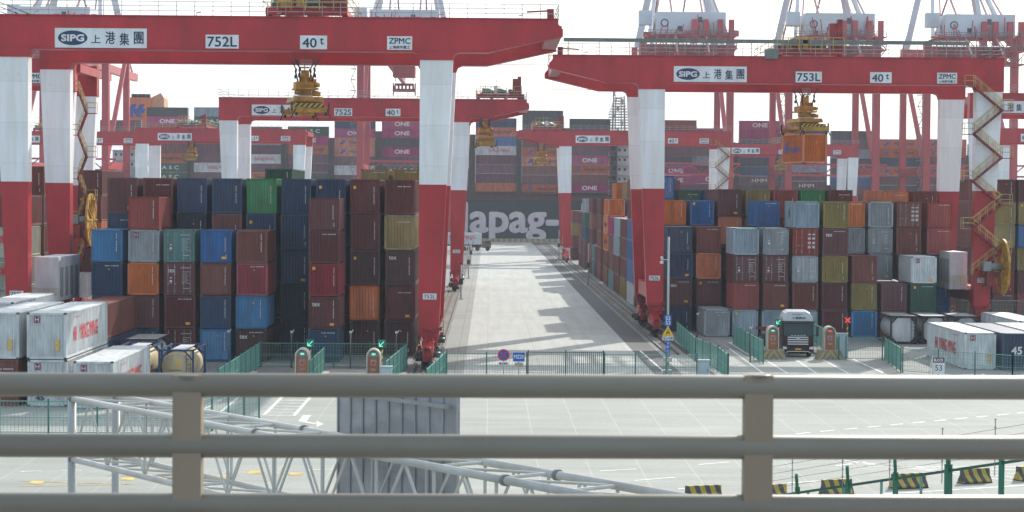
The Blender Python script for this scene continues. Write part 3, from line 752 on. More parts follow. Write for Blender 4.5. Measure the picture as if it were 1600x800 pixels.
    if detail > 1:
        for x in ((xb-1.9, xb-.3) if cant == 'R' else (xa+.3, xa+1.9)):
            pass
        h = MB(); xx = xb-.6 if cant == 'R' else xa+.7; sg = -1 if cant == 'R' else 1
        h.box(xx-.25, xx+.25, .2, .9, GZ1+.07, GZ1+.8); h.bar((xx, .5, GZ1+.7), (xx+sg*1.8, .5, GZ1+.6), .12); h.build('buffer_stop', REDD, t)
    # name boards
    bx = bx if bx is not None else 4.55 if cant == 'R' else 11.4-8.2+.1
    def board(x0, x1, z0, z1, items):
        p = MB(); p.box(x0, x1, -.10, -.055, z0, z1); o = p.build('sign_board', SIGNW, t)
        for s, cx, cz, ww, hh, bold, m in items:
            mb = MB(); letters(mb, s, (cx, -.106, cz), ww, hh, 'front', bold); mb.build('lettering', m, o, recalc=False)
        return o
    o = board(bx, bx+6.95, 24.27, 25.75, [])
    e = MB(); n0 = len(e.v); cx, cz = bx+1.35, 25.01
    for i in range(32): a = 2*math.pi*i/32; e.v.append((cx+1.12*math.cos(a), -.104, cz+.56*math.sin(a)))
    e.face(tuple(range(32))); e.build('emblem', mat('emblem_blue', (.012, .04, .11), .5, dirt=0), o, recalc=False)
    mb = MB(); letters(mb, 'SIPG', (cx, -.11, cz), 1.75, .55, 'front', .05); mb.build('lettering', WHITE_INK, o, recalc=False)
    for i, ch in enumerate('上港集團'):
        mb = MB(); letters(mb, ch, (bx+3.1+i*1.08, -.106, cz-.02+(.05 if i % 2 else -.05)), .74, (.62 if i == 0 else .95), 'front', .012); mb.build('lettering', BLACK_INK, o, recalc=False)
    sc = (S-34.7)
    bxx = 15.95 if cant == 'R' else 14.9
    if num: board(bxx, bxx+2.5, 24.3, 25.33, [(num, bxx+1.25, 24.81, 2.25, .78, .02, BLACK_INK)])
    bxx = 23.1 if cant == 'R' else 22.0
    o = board(bxx, bxx+2.05, 24.3, 25.33, [(ton, bxx+.72, 24.78, 1.1, .74, .02, BLACK_INK), ('t', bxx+1.65, 24.91, .3, .52, .03, BLACK_INK)])
    bxx = 29.7 if cant == 'R' else 28.4
    board(bxx, bxx+1.9, 24.3, 25.33, [('ZPMC', bxx+.95, 24.98, 1.65, .46, .025, BLACK_INK), ('上海振华重工', bxx+.95, 24.5, 1.6, .24, .02, BLACK_INK)])
    if detail > 1 and num:
        for (xi, s) in ((LT, 1), (S-LT, -1)):
            cx = xi - s*.85
            p = MB(); p.box(cx-.52, cx+.52, -.04, -.002, 5.35, 5.8); o = p.build('sign_board', SIGNW, t)
            mb = MB(); letters(mb, num, (cx, -.046, 5.575), .88, .3, 'front', .015); mb.build('lettering', BLACK_INK, o, recalc=False)
    # trolley
    trolley(t, trolley_x - xo, base, trolley_h, detail)
    if spread: spreader(t, spread[0]-xo, base*.45, spread[1], spread[2], detail)
    if tray:
        q = MB(); q.bar((xa+1.0, .2, GZ1+1.5), (S-3.2, .2, GZ1+1.45), .2, .36)
        q.build('cable_tray', mat('duct_grey_green', (.17, .20, .185), .5, dirt=.2), t)
        q = MB()
        for i in range(14): x = xa+1.5+i*2.9; q.bar((x, .2, GZ1+.07), (x, .2, GZ1+1.4), .06)
        q.build('tray_posts', RED, t)
        q = MB(); q.box(11.9, 13.2, -.5, -.08, GZ1-.2, GZ1+.7); q.build('junction_box', mat('duct_grey_green', (.17, .20, .185)), t)
    if ehouse:
        sx = LT-LB/2 if ehouse == 'L' else S-LT+LB/2
        q = MB(); q.box(sx-.9, sx+2.9 if ehouse == 'L' else sx+.9, 2.3, 9.5, 4.93, 5.1); 
        q = MB(); x0, x1 = (sx+.75, sx+2.6) if ehouse == 'L' else (sx-2.55, sx-.85)
        if ehouse == 'R': q.box(x0, x1, 2.5, 8.5, 4.6, 8.2)
        else: q.box(x0, x1, 2.4, 10.5, 4.9, 8.3)
        o = q.build('electric_house', PALE, t)
        d = MB()
        xs = x1+.004 if ehouse == 'L' else x0-.004; sg = 1 if ehouse == 'L' else -1
        for i in range(4):
            y0 = 3.0+i*1.9 if ehouse == 'L' else 2.9+i*1.35
            a, b_ = sorted((xs, xs+sg*.03)); d.box(a, b_, y0, y0+1.0, 5.2, 7.5)
        d.build('door', GREYM, o)
        d = MB(); a, b_ = sorted((sx-.5, x1 if ehouse == 'L' else x0)); d.box(a, b_, 2.2, 10.7 if ehouse == 'L' else 9, 4.56 if ehouse == 'R' else 4.86, 4.6 if ehouse == 'R' else 4.9); d.build('platform', REDD, t)
        h = MB()
        for i in range(6):
            x = x0 + (x1-x0)*i/5; h.bar((x, 2.2, 4.9), (x, 2.2, 5.9), .04)
        for z in (5.4, 5.9): h.bar((x0, 2.2, z), (x1, 2.2, z), .04)
        h.build('platform_rail', RAILY, t)
    if stairs: stair(t, stairs[0]-xo, stairs[1], stairs[2], 8, stairs[3] if len(stairs) > 3 else 1.0)
    if reel: cable_reel(t, reel[0]-xo, reel[1], reel[2])
    return t

def bogie(t, c, yy, detail):
    mat('motor_teal', (.03, .12, .11), .4, dirt=.3)
    o = MB()
    o.prism([(yy-3.0, 1.15), (yy-2.7, 1.6), (yy-.9, 2.35), (yy+.9, 2.35), (yy+2.7, 1.6), (yy+3.0, 1.15)], c-.4, c+.4, 0, 'x')
    eq = o.build('equalizer', RED, t)
    for s in (-1, 1):
        q = MB(); y = yy + s*1.75
        q.prism([(y-1.35, .55), (y-1.2, 1.0), (y-.4, 1.3), (y+.4, 1.3), (y+1.2, 1.0), (y+1.35, .55)], c-.36, c-.2, 0, 'x')
        q.prism([(y-1.35, .55), (y-1.2, 1.0), (y-.4, 1.3), (y+.4, 1.3), (y+1.2, 1.0), (y+1.35, .55)], c+.2, c+.36, 0, 'x')
        if detail > 1:
            g = MB(); g.tube((c-.95, y-.3, .95), (c-.36, y-.3, .95), .22, 12); g.build('drive_motor', DARK, t)
            g = MB(); g.tube((c+.36, y+.3, 1.2), (c+.95, y+.3, 1.2), .22, 12); g.build('drive_motor', MATS['motor_teal'], t)
            g = MB(); g.box(c-.5, c-.37, y-.8, y+.6, .5, 1.15); g.build('gear_case', DARK, t)
            q.box(c-.3, c+.3, y-s*0-1.45, y-1.36, .5, .9); q.tube((c, y+s*1.2, 1.6), (c, y+s*1.2, 1.9), .25, 8)
        b = q.build('bogie', REDD, t)
        for w_ in (-.7, .7):
            q = MB(); q.tube((c-.1, y+w_, .47), (c+.1, y+w_, .47), .36, 16); q.tube((c-.16, y+w_, .47), (c-.1, y+w_, .47), .40, 16); q.build('wheel', DARK, b)
    if detail > 1:
        q = MB()
        q.tube((c, yy-3.0, 1.2), (c, yy-3.5, 1.2), .18, 10); q.box(c-.3, c+.3, yy-3.15, yy-3.0, .7, 1.6); q.build('buffer', REDD, t)
        q = MB(); rr = random.Random(int(c*10+yy))
        for i in range(9):
            x = c+rr.uniform(-.75, .75); y = yy+rr.uniform(-2.6, .6); z = rr.uniform(1.5, 3.1); q.box(x-.12, x+.16, y-.2, y+.2, z-.1, z+.22)
            q.bar((x, y, z), (x+rr.uniform(-.5, .5), y+rr.uniform(-.5, .5), z-.9), .05)
        for z in (2.3, 2.9): q.bar((c-.8, yy-1.6, z), (c+.8, yy-1.6, z), .05)
        for x in (-.8, 0, .8): q.bar((c+x, yy-1.6, 1.9), (c+x, yy-1.6, 2.9), .05)
        q.build('drive_gear', REDD, t)
        g = MB(); g.box(c-.45, c+.1, yy-3.2, yy-2.95, .25, .8); g.tube((c+.3, yy-3.3, .6), (c+.3, yy-2.9, .6), .25, 12); g.build('rail_clamp', DARK, t)

def trolley(t, x, base, h, detail):
    z = GZ1 + .25; rr = random.Random(int(x*7))
    q = MB()
    for y in (1.0, base-1.0):
        q.box(x-3.1, x+3.1, y-.35, y+.35, z, z+.55)
    for xx in (-2.9, -1, 1, 2.9): q.box(x+xx-.22, x+xx+.22, .7, base-.7, z+.05, z+.5)
    o = q.build('trolley', RED, t)
    q = MB()
    for xx in (-2.9, 2.9):
        for y in (1.0, base-1.0): q.tube((x+xx-.0, y-.12, z-.02), (x+xx, y+.12, z-.02), .22, 12)
    q.build('trolley_wheels', DARK, o)
    if detail < 1: return
    q = MB()
    for i in range(16):
        xx = x+rr.uniform(-2.8, 2.6); y = rr.uniform(.2, base*.5); a, b = rr.uniform(.12, .4), rr.uniform(.3, 1.05)
        g = MB(); g.box(xx-a, xx+a, y-.35, y+.35, z+.5, z+.5+b*h/2.3)
        if i % 3 == 0: g.tube((xx-a-.25, y, z+.9), (xx+a+.25, y, z+.9), .26, 12)
        g.build('winch_motor', REDD if i % 3 else (YEL if i % 2 else MATS['motor_teal']), o)
    q.box(x+1.9, x+3.0, .4, 1.5, z+.55, z+.6+h*1.05)
    q.box(x+2.6, x+3.1, .3, .9, z+.5, z+.4+h*1.3)
    q.build('winch_cabinet', REDD, o)
    q = MB()
    for xx in (-1.6, .1): q.tube((x+xx-.75, 3.2, z+1.0), (x+xx+.75, 3.2, z+1.0), .5, 14); q.tube((x+xx-.7, 8.2, z+1.0), (x+xx+.7, 8.2, z+1.0), .5, 14)
    q.tube((x-1.9, .9, z+.95), (x-.9, .9, z+.95), .3, 12); q.tube((x+.1, .9, z+.95), (x+1.0, .9, z+.95), .3, 12)
    q.build('rope_drum', mat('motor_teal', (.03, .12, .11), .4, dirt=.3), o)
    q = MB()
    for y in (-.2, base*.35, base*.7, base-.5):
        for i in range(7): xx = x-3.2+i*6.4/6; q.bar((xx, y, z+.3), (xx, y, z+1.6), .05)
        for zz in (.95, 1.6): q.bar((x-3.2, y, z+zz), (x+3.2, y, z+zz), .05)
    for i in range(4):
        xx = x-2.6+i*.75; q.bar((xx, .2, z+.5), (xx, .2, z+.6+h*.95), .06); q.bar((xx, .2, z+.6+h*.95), (xx+.75, .2, z+.6+h*.95), .06); q.bar((xx, .2, z+1.5), (xx+.75, .2, z+1.5), .06)
    for xx in (-3.2, 3.2):
        for zz in (.95, 1.6): q.bar((x+xx, -.2, z+zz), (x+xx, base-.5, z+zz), .05)
    q.build('guard_rail', RAILY, o)
    q = MB(); q.bar((x-2.2, .8, z+.6), (x+1.5, .8, z+.6), .5, .16); q.box(x-.7, x-.2, .1, .8, z+.6, z+1.7); q.build('control_box', YEL if h > 2 else PALE, o)

def spreader(t, x, y, z, rot, detail):
    """z: underside of the spreader"""
    top = GZ1 + .3
    s = empty('spreader', (x, y, z), R(rot)); s.parent = t
    q = MB(); L = 3.05
    for sx in (-.62, .62): q.box(sx-.2, sx+.2, -L+.4, L-.4, .35, .85)
    for yy in (-L, L): q.box(-1.22, 1.22, yy-.18, yy+.18, .1, .55)
    q.box(-.95, .95, -1.4, 1.4, .75, 1.0); q.prism([(-1.25, 1.0), (-1.12, 1.38), (1.12, 1.38), (1.25, 1.0)], -1.9, 1.9)
    q.build('spreader_frame', YEL, s)
    q = MB(); q.box(-1.5, .95, -L-.35, -L-.18, .5, .8); q.build('hazard_plate', HATCH, s)
    q = MB(); q.box(-1.15, .3, -1.95, -1.2, 1.385, 1.46); q.build('deck_plate', PALE, s)
    q = MB()
    for sx in (-1.16, 1.16):
        for yy in (-L, L):
            q.box(sx-.1, sx+.1, yy-.12, yy+.12, -.14, .12)
            q.bar((sx*1.05, yy, .4), (sx*1.35, yy, -.35), .09); q.bar((sx*1.25, yy*.9, .9), (sx*1.25, yy*.9, .2), .12)
    q.box(-.7, .8, -2.6, -2.0, .15, .5); q.build('twistlock', DARK, s)
    q = MB()
    q.box(-.42, .42, -.7, .7, 1.38, 2.0); q.tube((-.95, -.75, 1.75), (-.45, -.75, 1.75), .17, 10); q.tube((.45, -.75, 1.7), (1.1, -.75, 1.7), .22, 10)
    q.box(-.9, .9, -1.15, 1.15, 2.0, 2.14); q.box(-.82, .60, -.85, .85, 2.14, 2.62); q.tube((.6, -.7, 2.4), (1.05, -.7, 2.4), .2, 10); q.box(.62, .95, .2, .9, 2.14, 2.9)
    q.box(-.30, .26, -.45, .45, 2.62, 3.55); q.box(-.45, -.32, -.6, .2, 2.62, 3.1); q.box(.3, .52, -.6, .1, 2.62, 3.0)
    q.build('headblock', YEL, s)
    q = MB()
    for sx in (-.62, .62):
        for yy in (-1.0, 1.0):
            q.bar((sx*.75, yy*.6, 2.62), (sx*1.0, yy, 3.5), .10); q.bar((sx*1.0, yy, 3.45), (sx*.9, yy, 3.75), .16); q.bar((sx*.95, yy, 3.7), (sx*1.35, yy, 4.25), .09); q.bar((sx*1.35, yy, 4.2), (sx*1.55, yy, 4.35), .13)
            q.tube((sx*1.05-.05, yy, 3.1), (sx*1.05+.05, yy, 3.1), .17, 10)
    q.bar((-.3, 0, 3.5), (-.8, 0, 4.3), .07); q.bar((.3, 0, 3.5), (.8, 0, 4.3), .07); q.build('sheave', DARK, s)
    q = MB(); q.box(-.32, .32, -.4, .4, 3.75, 3.82)
    for i in range(6): q.bar((-.4+i*.16, -.45, 3.55), (-.4+i*.16, -.45, 4.35), .03)
    for z_ in (3.8, 4.1, 4.35): q.bar((-.45, -.45, z_), (.45, -.45, z_), .035)
    q.build('service_rail', RAILG, s)
    q = MB()
    for sx in (-1, 1):
        for yy in (-1.2, 1.2):
            q.tube((sx*.9, yy, 4.2), (sx*1.9, yy*1.5, top-z), .016, 4); q.tube((sx*.9, yy, 4.2), (sx*2.6, yy*2.6, top-z), .016, 4)
            q.tube((sx*.5, yy*.3, 4.2), (sx*.6, yy*.5, top-z), .022, 4)
    q.tube((0, .2, 3.4), (0.05, .2, top-z), .05, 5); q.build('hoist_ropes', CABLE, s)
    return s

def stair(t, x, y, ztop, n=8, k_=1.0):
    """zigzag stair tower hung on the front of a leg, local x centre"""
    q = MB(); h = (ztop-6.0)/n; r = MB()
    for i in range(n):
        z0 = 6.0+i*h; z1 = z0+h; d = 1 if i % 2 == 0 else -1
        xa, xb = x-d*1.35*k_, x+d*1.35*k_; yy = y-.5
        for dy in (-.35, .35):
            q.bar((xa, yy+dy, z0), (xb, yy+dy, z1), .05, .13)
            r.bar((xa, yy+dy, z0+1.0), (xb, yy+dy, z1+1.0), .045); r.bar((xa, yy+dy, z0+.55), (xb, yy+dy, z1+.55), .03)
            for k in range(5): a = k/4; r.bar((xa+(xb-xa)*a, yy+dy, z0+h*a), (xa+(xb-xa)*a, yy+dy, z0+h*a+1.0), .04)
        for k in range(8): a = (k+.5)/8; q.box(xa+(xb-xa)*a-.13, xa+(xb-xa)*a+.13, yy-.35, yy+.35, z0+h*a-.02, z0+h*a+.02)
        q.box(xb-.1 if d > 0 else xb-1.0, xb+1.0 if d > 0 else xb+.1, yy-.5, yy+.55, z1-.06, z1)
        xe = xb+d*.98
        for dy in (-.45, .5):
            r.bar((xe, yy+dy, z1), (xe, yy+dy, z1+1.05), .045)
            for zz in (.55, 1.05): r.bar((xb, yy+dy, z1+zz), (xe, yy+dy, z1+zz), .045)
        for zz in (.55, 1.05): r.bar((xe, yy-.45, z1+zz), (xe, yy+.5, z1+zz), .045)
    q.build('stair', REDD, t); r.build('stair_railing', RAILY, t)

def cable_reel(t, x, y, z):
    o = MB(); o.tube((x-.12, y, z), (x+.12, y, z), .5, 16); o.ring((x, y, z), 2.2, 2.66, -.10, .10, 36)
    for i in range(14):
        a = 2*math.pi*i/14
        for sx in (-.12, .12): o.bar((x+sx, y+.45*math.cos(a), z+.45*math.sin(a)), (x+sx, y+2.5*math.cos(a), z+2.5*math.sin(a)), .12)
    o.ring((x, y, z), .5, 2.45, -.04, .04, 36); c = o.build('cable_reel', YEL, t)
    q = MB(); q.tube((x-1.5, y, z), (x-.14, y, z), .36, 14); q.box(x-1.9, x-1.2, y-.5, y+.5, z-.4, z+.5); q.build('reel_motor', GREYM, c)
    q = MB(); q.bar((x-1.9, y, z-.6), (x-.3, y, z-.6), .3); q.bar((x-1.9, y, z-2), (x-.4, y, z-.5), .2); q.box(x-1.6, x-1.0, y-.5, y+.5, z-1.8, z-.5); q.build('reel_bracket', REDD, c)

gantry(156, -37.5, '752L', 'largest red and white gantry crane, boarded 752L, at the left front', 'R', -14.0, (-14.7, 19.6, 14), ehouse='L', trolley_h=3.2)
gantry(195, 14.2, '753L', 'gantry crane boarded 753L on the right, lifting an orange container', 'L', 30.5, (31.2, 19.75, 11), tray=True, ehouse='R', stairs=(47.4, 0, 24.0), reel=(48.9, -.9, 6.9))
gantry(285, -37.5, '752S', 'gantry crane boarded 752S standing behind the 752L crane', 'R', 1.3, (-.6, 20.4, 5), trolley_h=2.0)
gantry(415, 14.2, None, 'smaller looking gantry crane at the far right side of the lane', 'L', 12.0, (10.7, 20.0, 5), detail=1, trolley_h=1.8, stairs=(47.2, 0, 24.0))
gantry(207, -76.5, None, 'gantry crane whose end board shows between the two leftmost legs', 'R', -90.0, None, detail=1, flush=True, base=13.0, stairs=(-40.9, .2, 23.5, .3), reel=(-39.9, -.9, 10.6))
gantry(420, -72.3, None, 'distant gantry crane behind the left block beside the orange funnel', 'R', -61.0, (-62.0, 20.2, 5), detail=1, ton='61', flush=True, trolley_h=1.8)
gantry(446, -109.0, None, 'distant gantry crane at the left picture edge beyond the stairs', 'R', -96, (-90, 20.5, 5), detail=1, ton='61', flush=True)
gantry(505, 56.5, '763S', 'most distant gantry crane, right of the truck lane', 'L', 75.0, (73, 20.3, 5), detail=1, flush=True, trolley_h=1.8)
gantry(258, 60.6, None, 'gantry crane partly hidden behind the stairs of the 753L crane', 'R', 85.0, None, detail=1, flush=True, bx=.9)
gantry(383, 95.0, None, 'gantry crane at the right picture edge with its board half cut off', 'R', 110, None, detail=1, flush=True)
# the lifted container
cl = cont(31.2, 195+17*.45-3.03, 19.75-2.95, 6.06, 2.9, 'org', 'orange container hanging from the yellow spreader of the right crane', 'containers lifted by cranes', 'rib', None, rz=0)
cl.rotation_euler = (0, 0, R(11)); cl.location = (31.2 + 3.03*math.sin(R(11)), 195+17*.45-3.03*math.cos(R(11)), 19.65-2.95)
mb = MB(); letters(mb, 'Hapag-Lloyd', (-CW/2-.02, 2.5, 1.35), 3.3, .7, 'left', .02); mb.build('lettering', BLUE_INK, cl, recalc=False)
mb = MB(); letters(mb, '///', (-CW/2-.02, 5.0, 1.6), .9, 1.3, 'left', .08); mb.build('emblem', BLUE_INK, cl, recalc=False)

# ------------------------------------------------------------------ the ship
HULL = mat('hull_green_black', (.012, .032, .038), .55, dirt=.15, dscale=(.05, .05, .1))
HULLW = mat('hull_lettering_paint', (.76, .74, .78), .5, dirt=.05)
DECKR = mat('deck_red_brown', (.12, .05, .045), .6, dirt=.3)
SHIPW = mat('ship_white', (.62, .64, .64), .5, dirt=.12, dscale=(.3, .3, .3))
LASH = mat('lashing_steel', (.10, .07, .065), .6, dirt=.3)
SY = 612.0
ship = empty('container_ship', (0, SY, 0), 0, 'huge dark hulled container ship with giant white lettering beyond the lane', 'container ship')
q = MB(); pr = [(0, -4), (0, 12.2), (48, 12.2), (48, -4)]
q.prism([(SY*0+a, b) for a, b in pr], -190, 230, 0, 'x'); q.build('hull', HULL, ship)
q = MB(); q.box(-190, 230, -.4, .4, 12.2, 12.5); q.box(-190, 230, .6, 3.8, 12.2, 13.7); q.box(-190, 230, 3.9, 47, 12.3, 17.5)
for i in range(105): q.box(-190+i*4, -189.75+i*4, -.6, -.3, 12.3, 14.6)
q.box(-190, 230, -.55, -.35, 14.5, 14.8); q.box(-190, 230, -.5, -.35, 13.5, 13.65); q.build('deck_edge', DECKR, ship)
pL, pR = W(722, 330, SY), W(871, 362, SY)
# x-height letters: baseline at y 363, top at 330
bl, xh = W(763, 362.2, SY).z, W(763, 331.8, SY).z
v, f, a, b, d, e = tmesh('Hapag-Lloyd')
va = tmesh('a'); sc = (xh-bl)/(va[5]-va[4])
hyp = tmesh('Hapag-'); wid = (hyp[3]-hyp[2])*sc
xr = W(871, 345, SY).x; kx = 1.02
mb = MB()
for k in range(8):
    n = len(mb.v); sx, sy = .42*math.cos(k*math.pi/4), .34*math.sin(k*math.pi/4)
    for p in v: mb.v.append((xr - wid*kx + (p[0]-a)*sc*kx + sx, -.05-.015*k, bl + (p[1]-va[4])*sc + sy))
    for g in f: mb.face(tuple(n+i for i in g))
mb.build('hull_lettering', HULLW, ship, recalc=False)
# quay kerb, fender strip and quay fence under the ship
q = MB(); q.box(-200, 240, 600.5, 601.6, 0, 1.0); tag(q.build('quay_parapet', stripes('kerb_hazard', (.50, .42, .16), (.25, .25, .22), .6, (1, 0, 0))), kind='structure')
BAY = {}   # bay columns: x px start, (top row y, colours from the top down), with lettering codes
S_ = lambda px: W(px, 240, SY).x
def bay(px, ytop, cols, tag_, L=12.19, pitch=14.05):
    x = S_(px); z = W(px, ytop, SY).z; h = 2.76
    for i, c in enumerate(cols):
        z -= h
        if z < 13.9: break
        if c is None: continue
        key, _, op = c.partition(':')
        o = cont(x+L/2, SY+1.2, z, 0, 0, key, '', '', far=True) if False else shipbox(x, z, L, h, key, '%s ship container, %s layer from the top, %s' % (CC[key][1], ORD[i] if i else 'uppermost', tag_))
        if op == 'o': text('ONE', (L*.5, -.03, h*.5), 4.6, 1.35, WHITE_INK, o, bold=.05)
        if op == 'h':
            text('Hapag-Lloyd', (L*.62, -.03, h*.5), 6.0, 1.05, BLACK_INK, o, bold=.02)
            mb = MB(); mb.quad((1.5, -.03, .8), (2.5, -.03, .8), (2.9, -.03, 1.4), (1.9, -.03, 1.4)); mb.quad((2.1, -.03, 1.4), (3.1, -.03, 1.4), (3.4, -.03, 2.0), (2.4, -.03, 2.0)); mb.build('emblem', BLUE_INK, o, recalc=False)
        if op == 'u': text('U A S C', (L*.5, -.03, h*.5), 7.0, 1.1, WHITE_INK, o, bold=.02)
        if op == 'y': text('YANG MING', (L*.58, -.03, h*.5), 6.2, 1.0, RED_INK, o, bold=.01)
        if op == 'm': text('HMM', (L*.5, -.03, h*.5), 4.5, 1.1, WHITE_INK, o, bold=.02)
SB = {}
def shipbox(x, z, L, h, key, label):
    k = (L, h)
    if k not in SB:
        b = MB(); wallp(b, (0.15, 0, 0), (1, 0), L-.3, .12, h-.12, (0, -1), .5, .06)
        b.box(0, .16, -.02, 2.42, 0, h-.03); b.box(L-.16, L, -.02, 2.42, 0, h-.03); b.box(.16, L-.16, -.02, .1, h-.13, h-.03); b.box(.16, L-.16, -.02, .1, 0, .14)
        b.box(.02, L-.02, .12, 2.42, .02, h-.04); SB[k] = b.data('ship_container', [CASTM])
    o = part('ship_container', SB[k], None, (x, SY+1.2, z), mat=CM[key])
    return tag(o, label, 'container', 'containers stacked on the ship')
bays = [(155, 187, ['plm', 'plm', None, None, None, 'gry', 'gry', 'plm', 'plm']),
        (228, 167, ['cha', 'mag:o', 'crl:h', 'plm', 'bro', 'crl:h', 'dgn:u', 'dgn:u', 'plm']),
        (302, 167, ['gbl', 'dgn:u', 'dgn', 'bro', 'plm', 'plm', 'wht:y', 'plm', 'cha']),
        (375, 197, ['bro', 'gbl', 'plm', 'wht:y', 'plm', 'crl:h', 'plm']),
        (449, 197, ['dgn:u', 'mag:o', 'crl:h', 'plm', 'plm', 'cha', 'plm']),
        (522, 186, ['nav', 'mag:o', 'crl:h', 'crl:h', 'plm', 'wht', 'plm', 'plm']),
        (596, 186, ['mag:o', 'mag:o', 'cha', 'mag:o', 'plm', 'dgn:u', 'bro', 'plm']),
        (669, 190, ['blu', 'plm', 'crl', 'plm', 'wht', 'plm', 'plm', 'nav']),
        (743, 184, ['nav', 'crl:h', 'blu', 'wht:y', 'plm', 'plm', 'plm', 'crl']),
        (816, 172, ['cha', 'cha', 'plm', 'plm', 'crl:h', 'crl:h', 'bro', 'plm', 'crl:h']),
        (890, 185, ['cha', 'plm', 'plm', 'plm', 'mag:o', 'crl:h', 'bro', 'mag:o']),
        (1025, 187, ['red', 'plm', 'plm', 'plm', 'cha', 'mag:o', 'mag:o', 'plm']),
        (1083, 200, ['mag', 'plm', 'plm', 'gbl', 'plm', 'mag:o', 'plm']),
        (1156, 188, ['mag:o', 'mag', 'cha', 'mag:o', 'cha', 'nav', 'plm:m', 'cha']),
        (1230, 196, ['nav', 'plm', 'crl', 'plm', 'gbl', 'plm', 'plm:m']),
        (1300, 204, ['cha', 'plm', 'gbl', 'cha', 'plm', 'blu', 'plm']),
        (1374, 217, ['crl:h', 'crl:h', 'nav', 'crl:h', 'plm', 'cha']),
        (1448, 217, ['crl:h', 'crl:h', 'plm', 'crl:h', 'plm', 'bro']),
        (1521, 222, ['plm', 'cha', 'crl:h', 'plm', 'plm'])]
for k, (px, yt, cols) in enumerate(bays):
    bay(px, yt, cols, '%s deck bay from the left' % (COLN + ['twelfth', 'thirteenth', 'fourteenth', 'fifteenth', 'sixteenth', 'seventeenth', 'eighteenth', 'nineteenth'])[k])
for k in range(len(bays)-1):
    px = bays[k][0] + 63; x0 = S_(px)+.3; x1 = S_(bays[k+1][0])-.3
    if x1-x0 > 4: x1 = x0+1.8
    if x1-x0 < .8: continue
    q = MB()
    for x in (x0, x1): q.box(x-.15, x+.15, 0, .5, 12.6, 30)
    for i in range(6): q.box(x0, x1, .1, .4, 15+i*2.9, 15.25+i*2.9)
    q.box(x0-.25, x1+.25, 2.0, 3.2, 12.6, min(W(0, bays[k][1]+14, SY).z, 34))
    q.build('lashing_bridge', LASH, ship)
# second layer of boxes behind, seen past the tops, belongs to the hold mass of the ship: accommodation and funnel
ORF = mat('funnel_orange', (.62, .20, .07), .5, dirt=.1, dscale=(.2, .2, .2)); BEI = mat('funnel_beige', (.62, .36, .20), .5, dirt=.1)
q = MB(); a, b = W(193, 152, SY+14), W(236, 250, SY+14); q.box(a.x, b.x, 14, 26, 12, a.z); f_ = q.build('funnel', ORF, ship)
q = MB(); a2, b2 = W(236, 150, SY+16), W(256, 250, SY+16); q.prism([(a2.x, 12), (b2.x, 12), (b2.x, a2.z-.5), (a2.x+3, a2.z+1), (a2.x, a2.z-.5)], 16, 24); q.build('funnel_casing', BEI, ship)
q = MB()
for i in range(5): x = a.x+2.5+i*1.15; q.tube((x, 17, a.z), (x, 17, a.z+1.2), .62, 10)
q.build('exhaust_pipe', DARK, f_)
q = MB(); c = W(211, 173, SY+13.9); z = c.z; x = c.x
for dx in (-2.6, -.1):
    n0 = len(q.v); q.v += [(x+dx+a_*3.1, 13.95, z-1.9+b_*3.9) for a_, b_ in ((0, .25), (.5, 1), (1.0, 1), (.78, .66), (1.1, .66), (.85, .3), (.55, .3), (.72, 0), (.2, 0))]; q.face(tuple(range(n0, n0+9)))
q.build('emblem', BLUE_INK, f_, recalc=False)
def house(px0, px1, y0, dy, levels, name='accommodation'):
    a, b = W(px0, y0, SY+dy), W(px1, 300, SY+dy); q = MB(); q.box(a.x, b.x, dy, dy+14, 12, a.z); o = q.build(name, SHIPW, ship)
    q = MB()
    for i in range(levels):
        z = a.z-1.8-i*2.9
        if z < 14: break
        for k in range(int((b.x-a.x)/1.6)):
            q = MB(); q.box(a.x+.6+k*1.6, a.x+1.3+k*1.6, dy-.02, dy+.05, z, z+.8); q.build('window', GLASS, o)
    q = MB()
    for i in range(levels):
        z = a.z-.1-i*2.9
        if z < 14: break
        q.box(a.x-.8, b.x+.8, dy-1.0, dy-.05, z-.15, z); q.bar((a.x-.8, dy-1, z+1), (b.x+.8, dy-1, z+1), .08)
        for k in range(6): xx = a.x-.8+(b.x-a.x+1.6)*k/5; q.bar((xx, dy-1, z), (xx, dy-1, z+1), .07)
    q.build('deck_gallery', SHIPW, o)
house(176, 211, 234, 3, 5)
house(955, 984, 212, 2, 9)
# lattice signal mast above the accommodation
q = MB(); c = W(967, 150, SY+6); x = c.x; zt = c.z; z0 = 12
n = 22
for i in range(n):
    z = 26+(zt-26)*i/n; r = 2.7 if i < 15 else 2.7-(i-15)*.32
    q.box(x-r-.3, x+r+.3, 5, 9, z, z+.16)
    for k in range(5): xx = x-r-.3+(2*r+.6)*k/4; q.bar((xx, 5, z), (xx, 5, z+1.1), .1)
    q.bar((x-r-.3, 5, z+1.1), (x+r+.3, 5, z+1.1), .12)
for s in (-1, 1): q.bar((x+s*2.5, 6, 12), (x+s*1.6, 6, zt), .4); q.bar((x+s*1.2, 8, 12), (x+s*.8, 8, zt), .3)
for i in range(10): q.box(x-1.9+(i % 3)*1.2, x-1.1+(i % 3)*1.2, 4.9, 5.6, 24+i*2.2, 25.3+i*2.2)
q.build('signal_mast', mat('mast_grey', (.42, .47, .48), .5, dirt=.3, dscale=(.6, .6, .6)), ship)

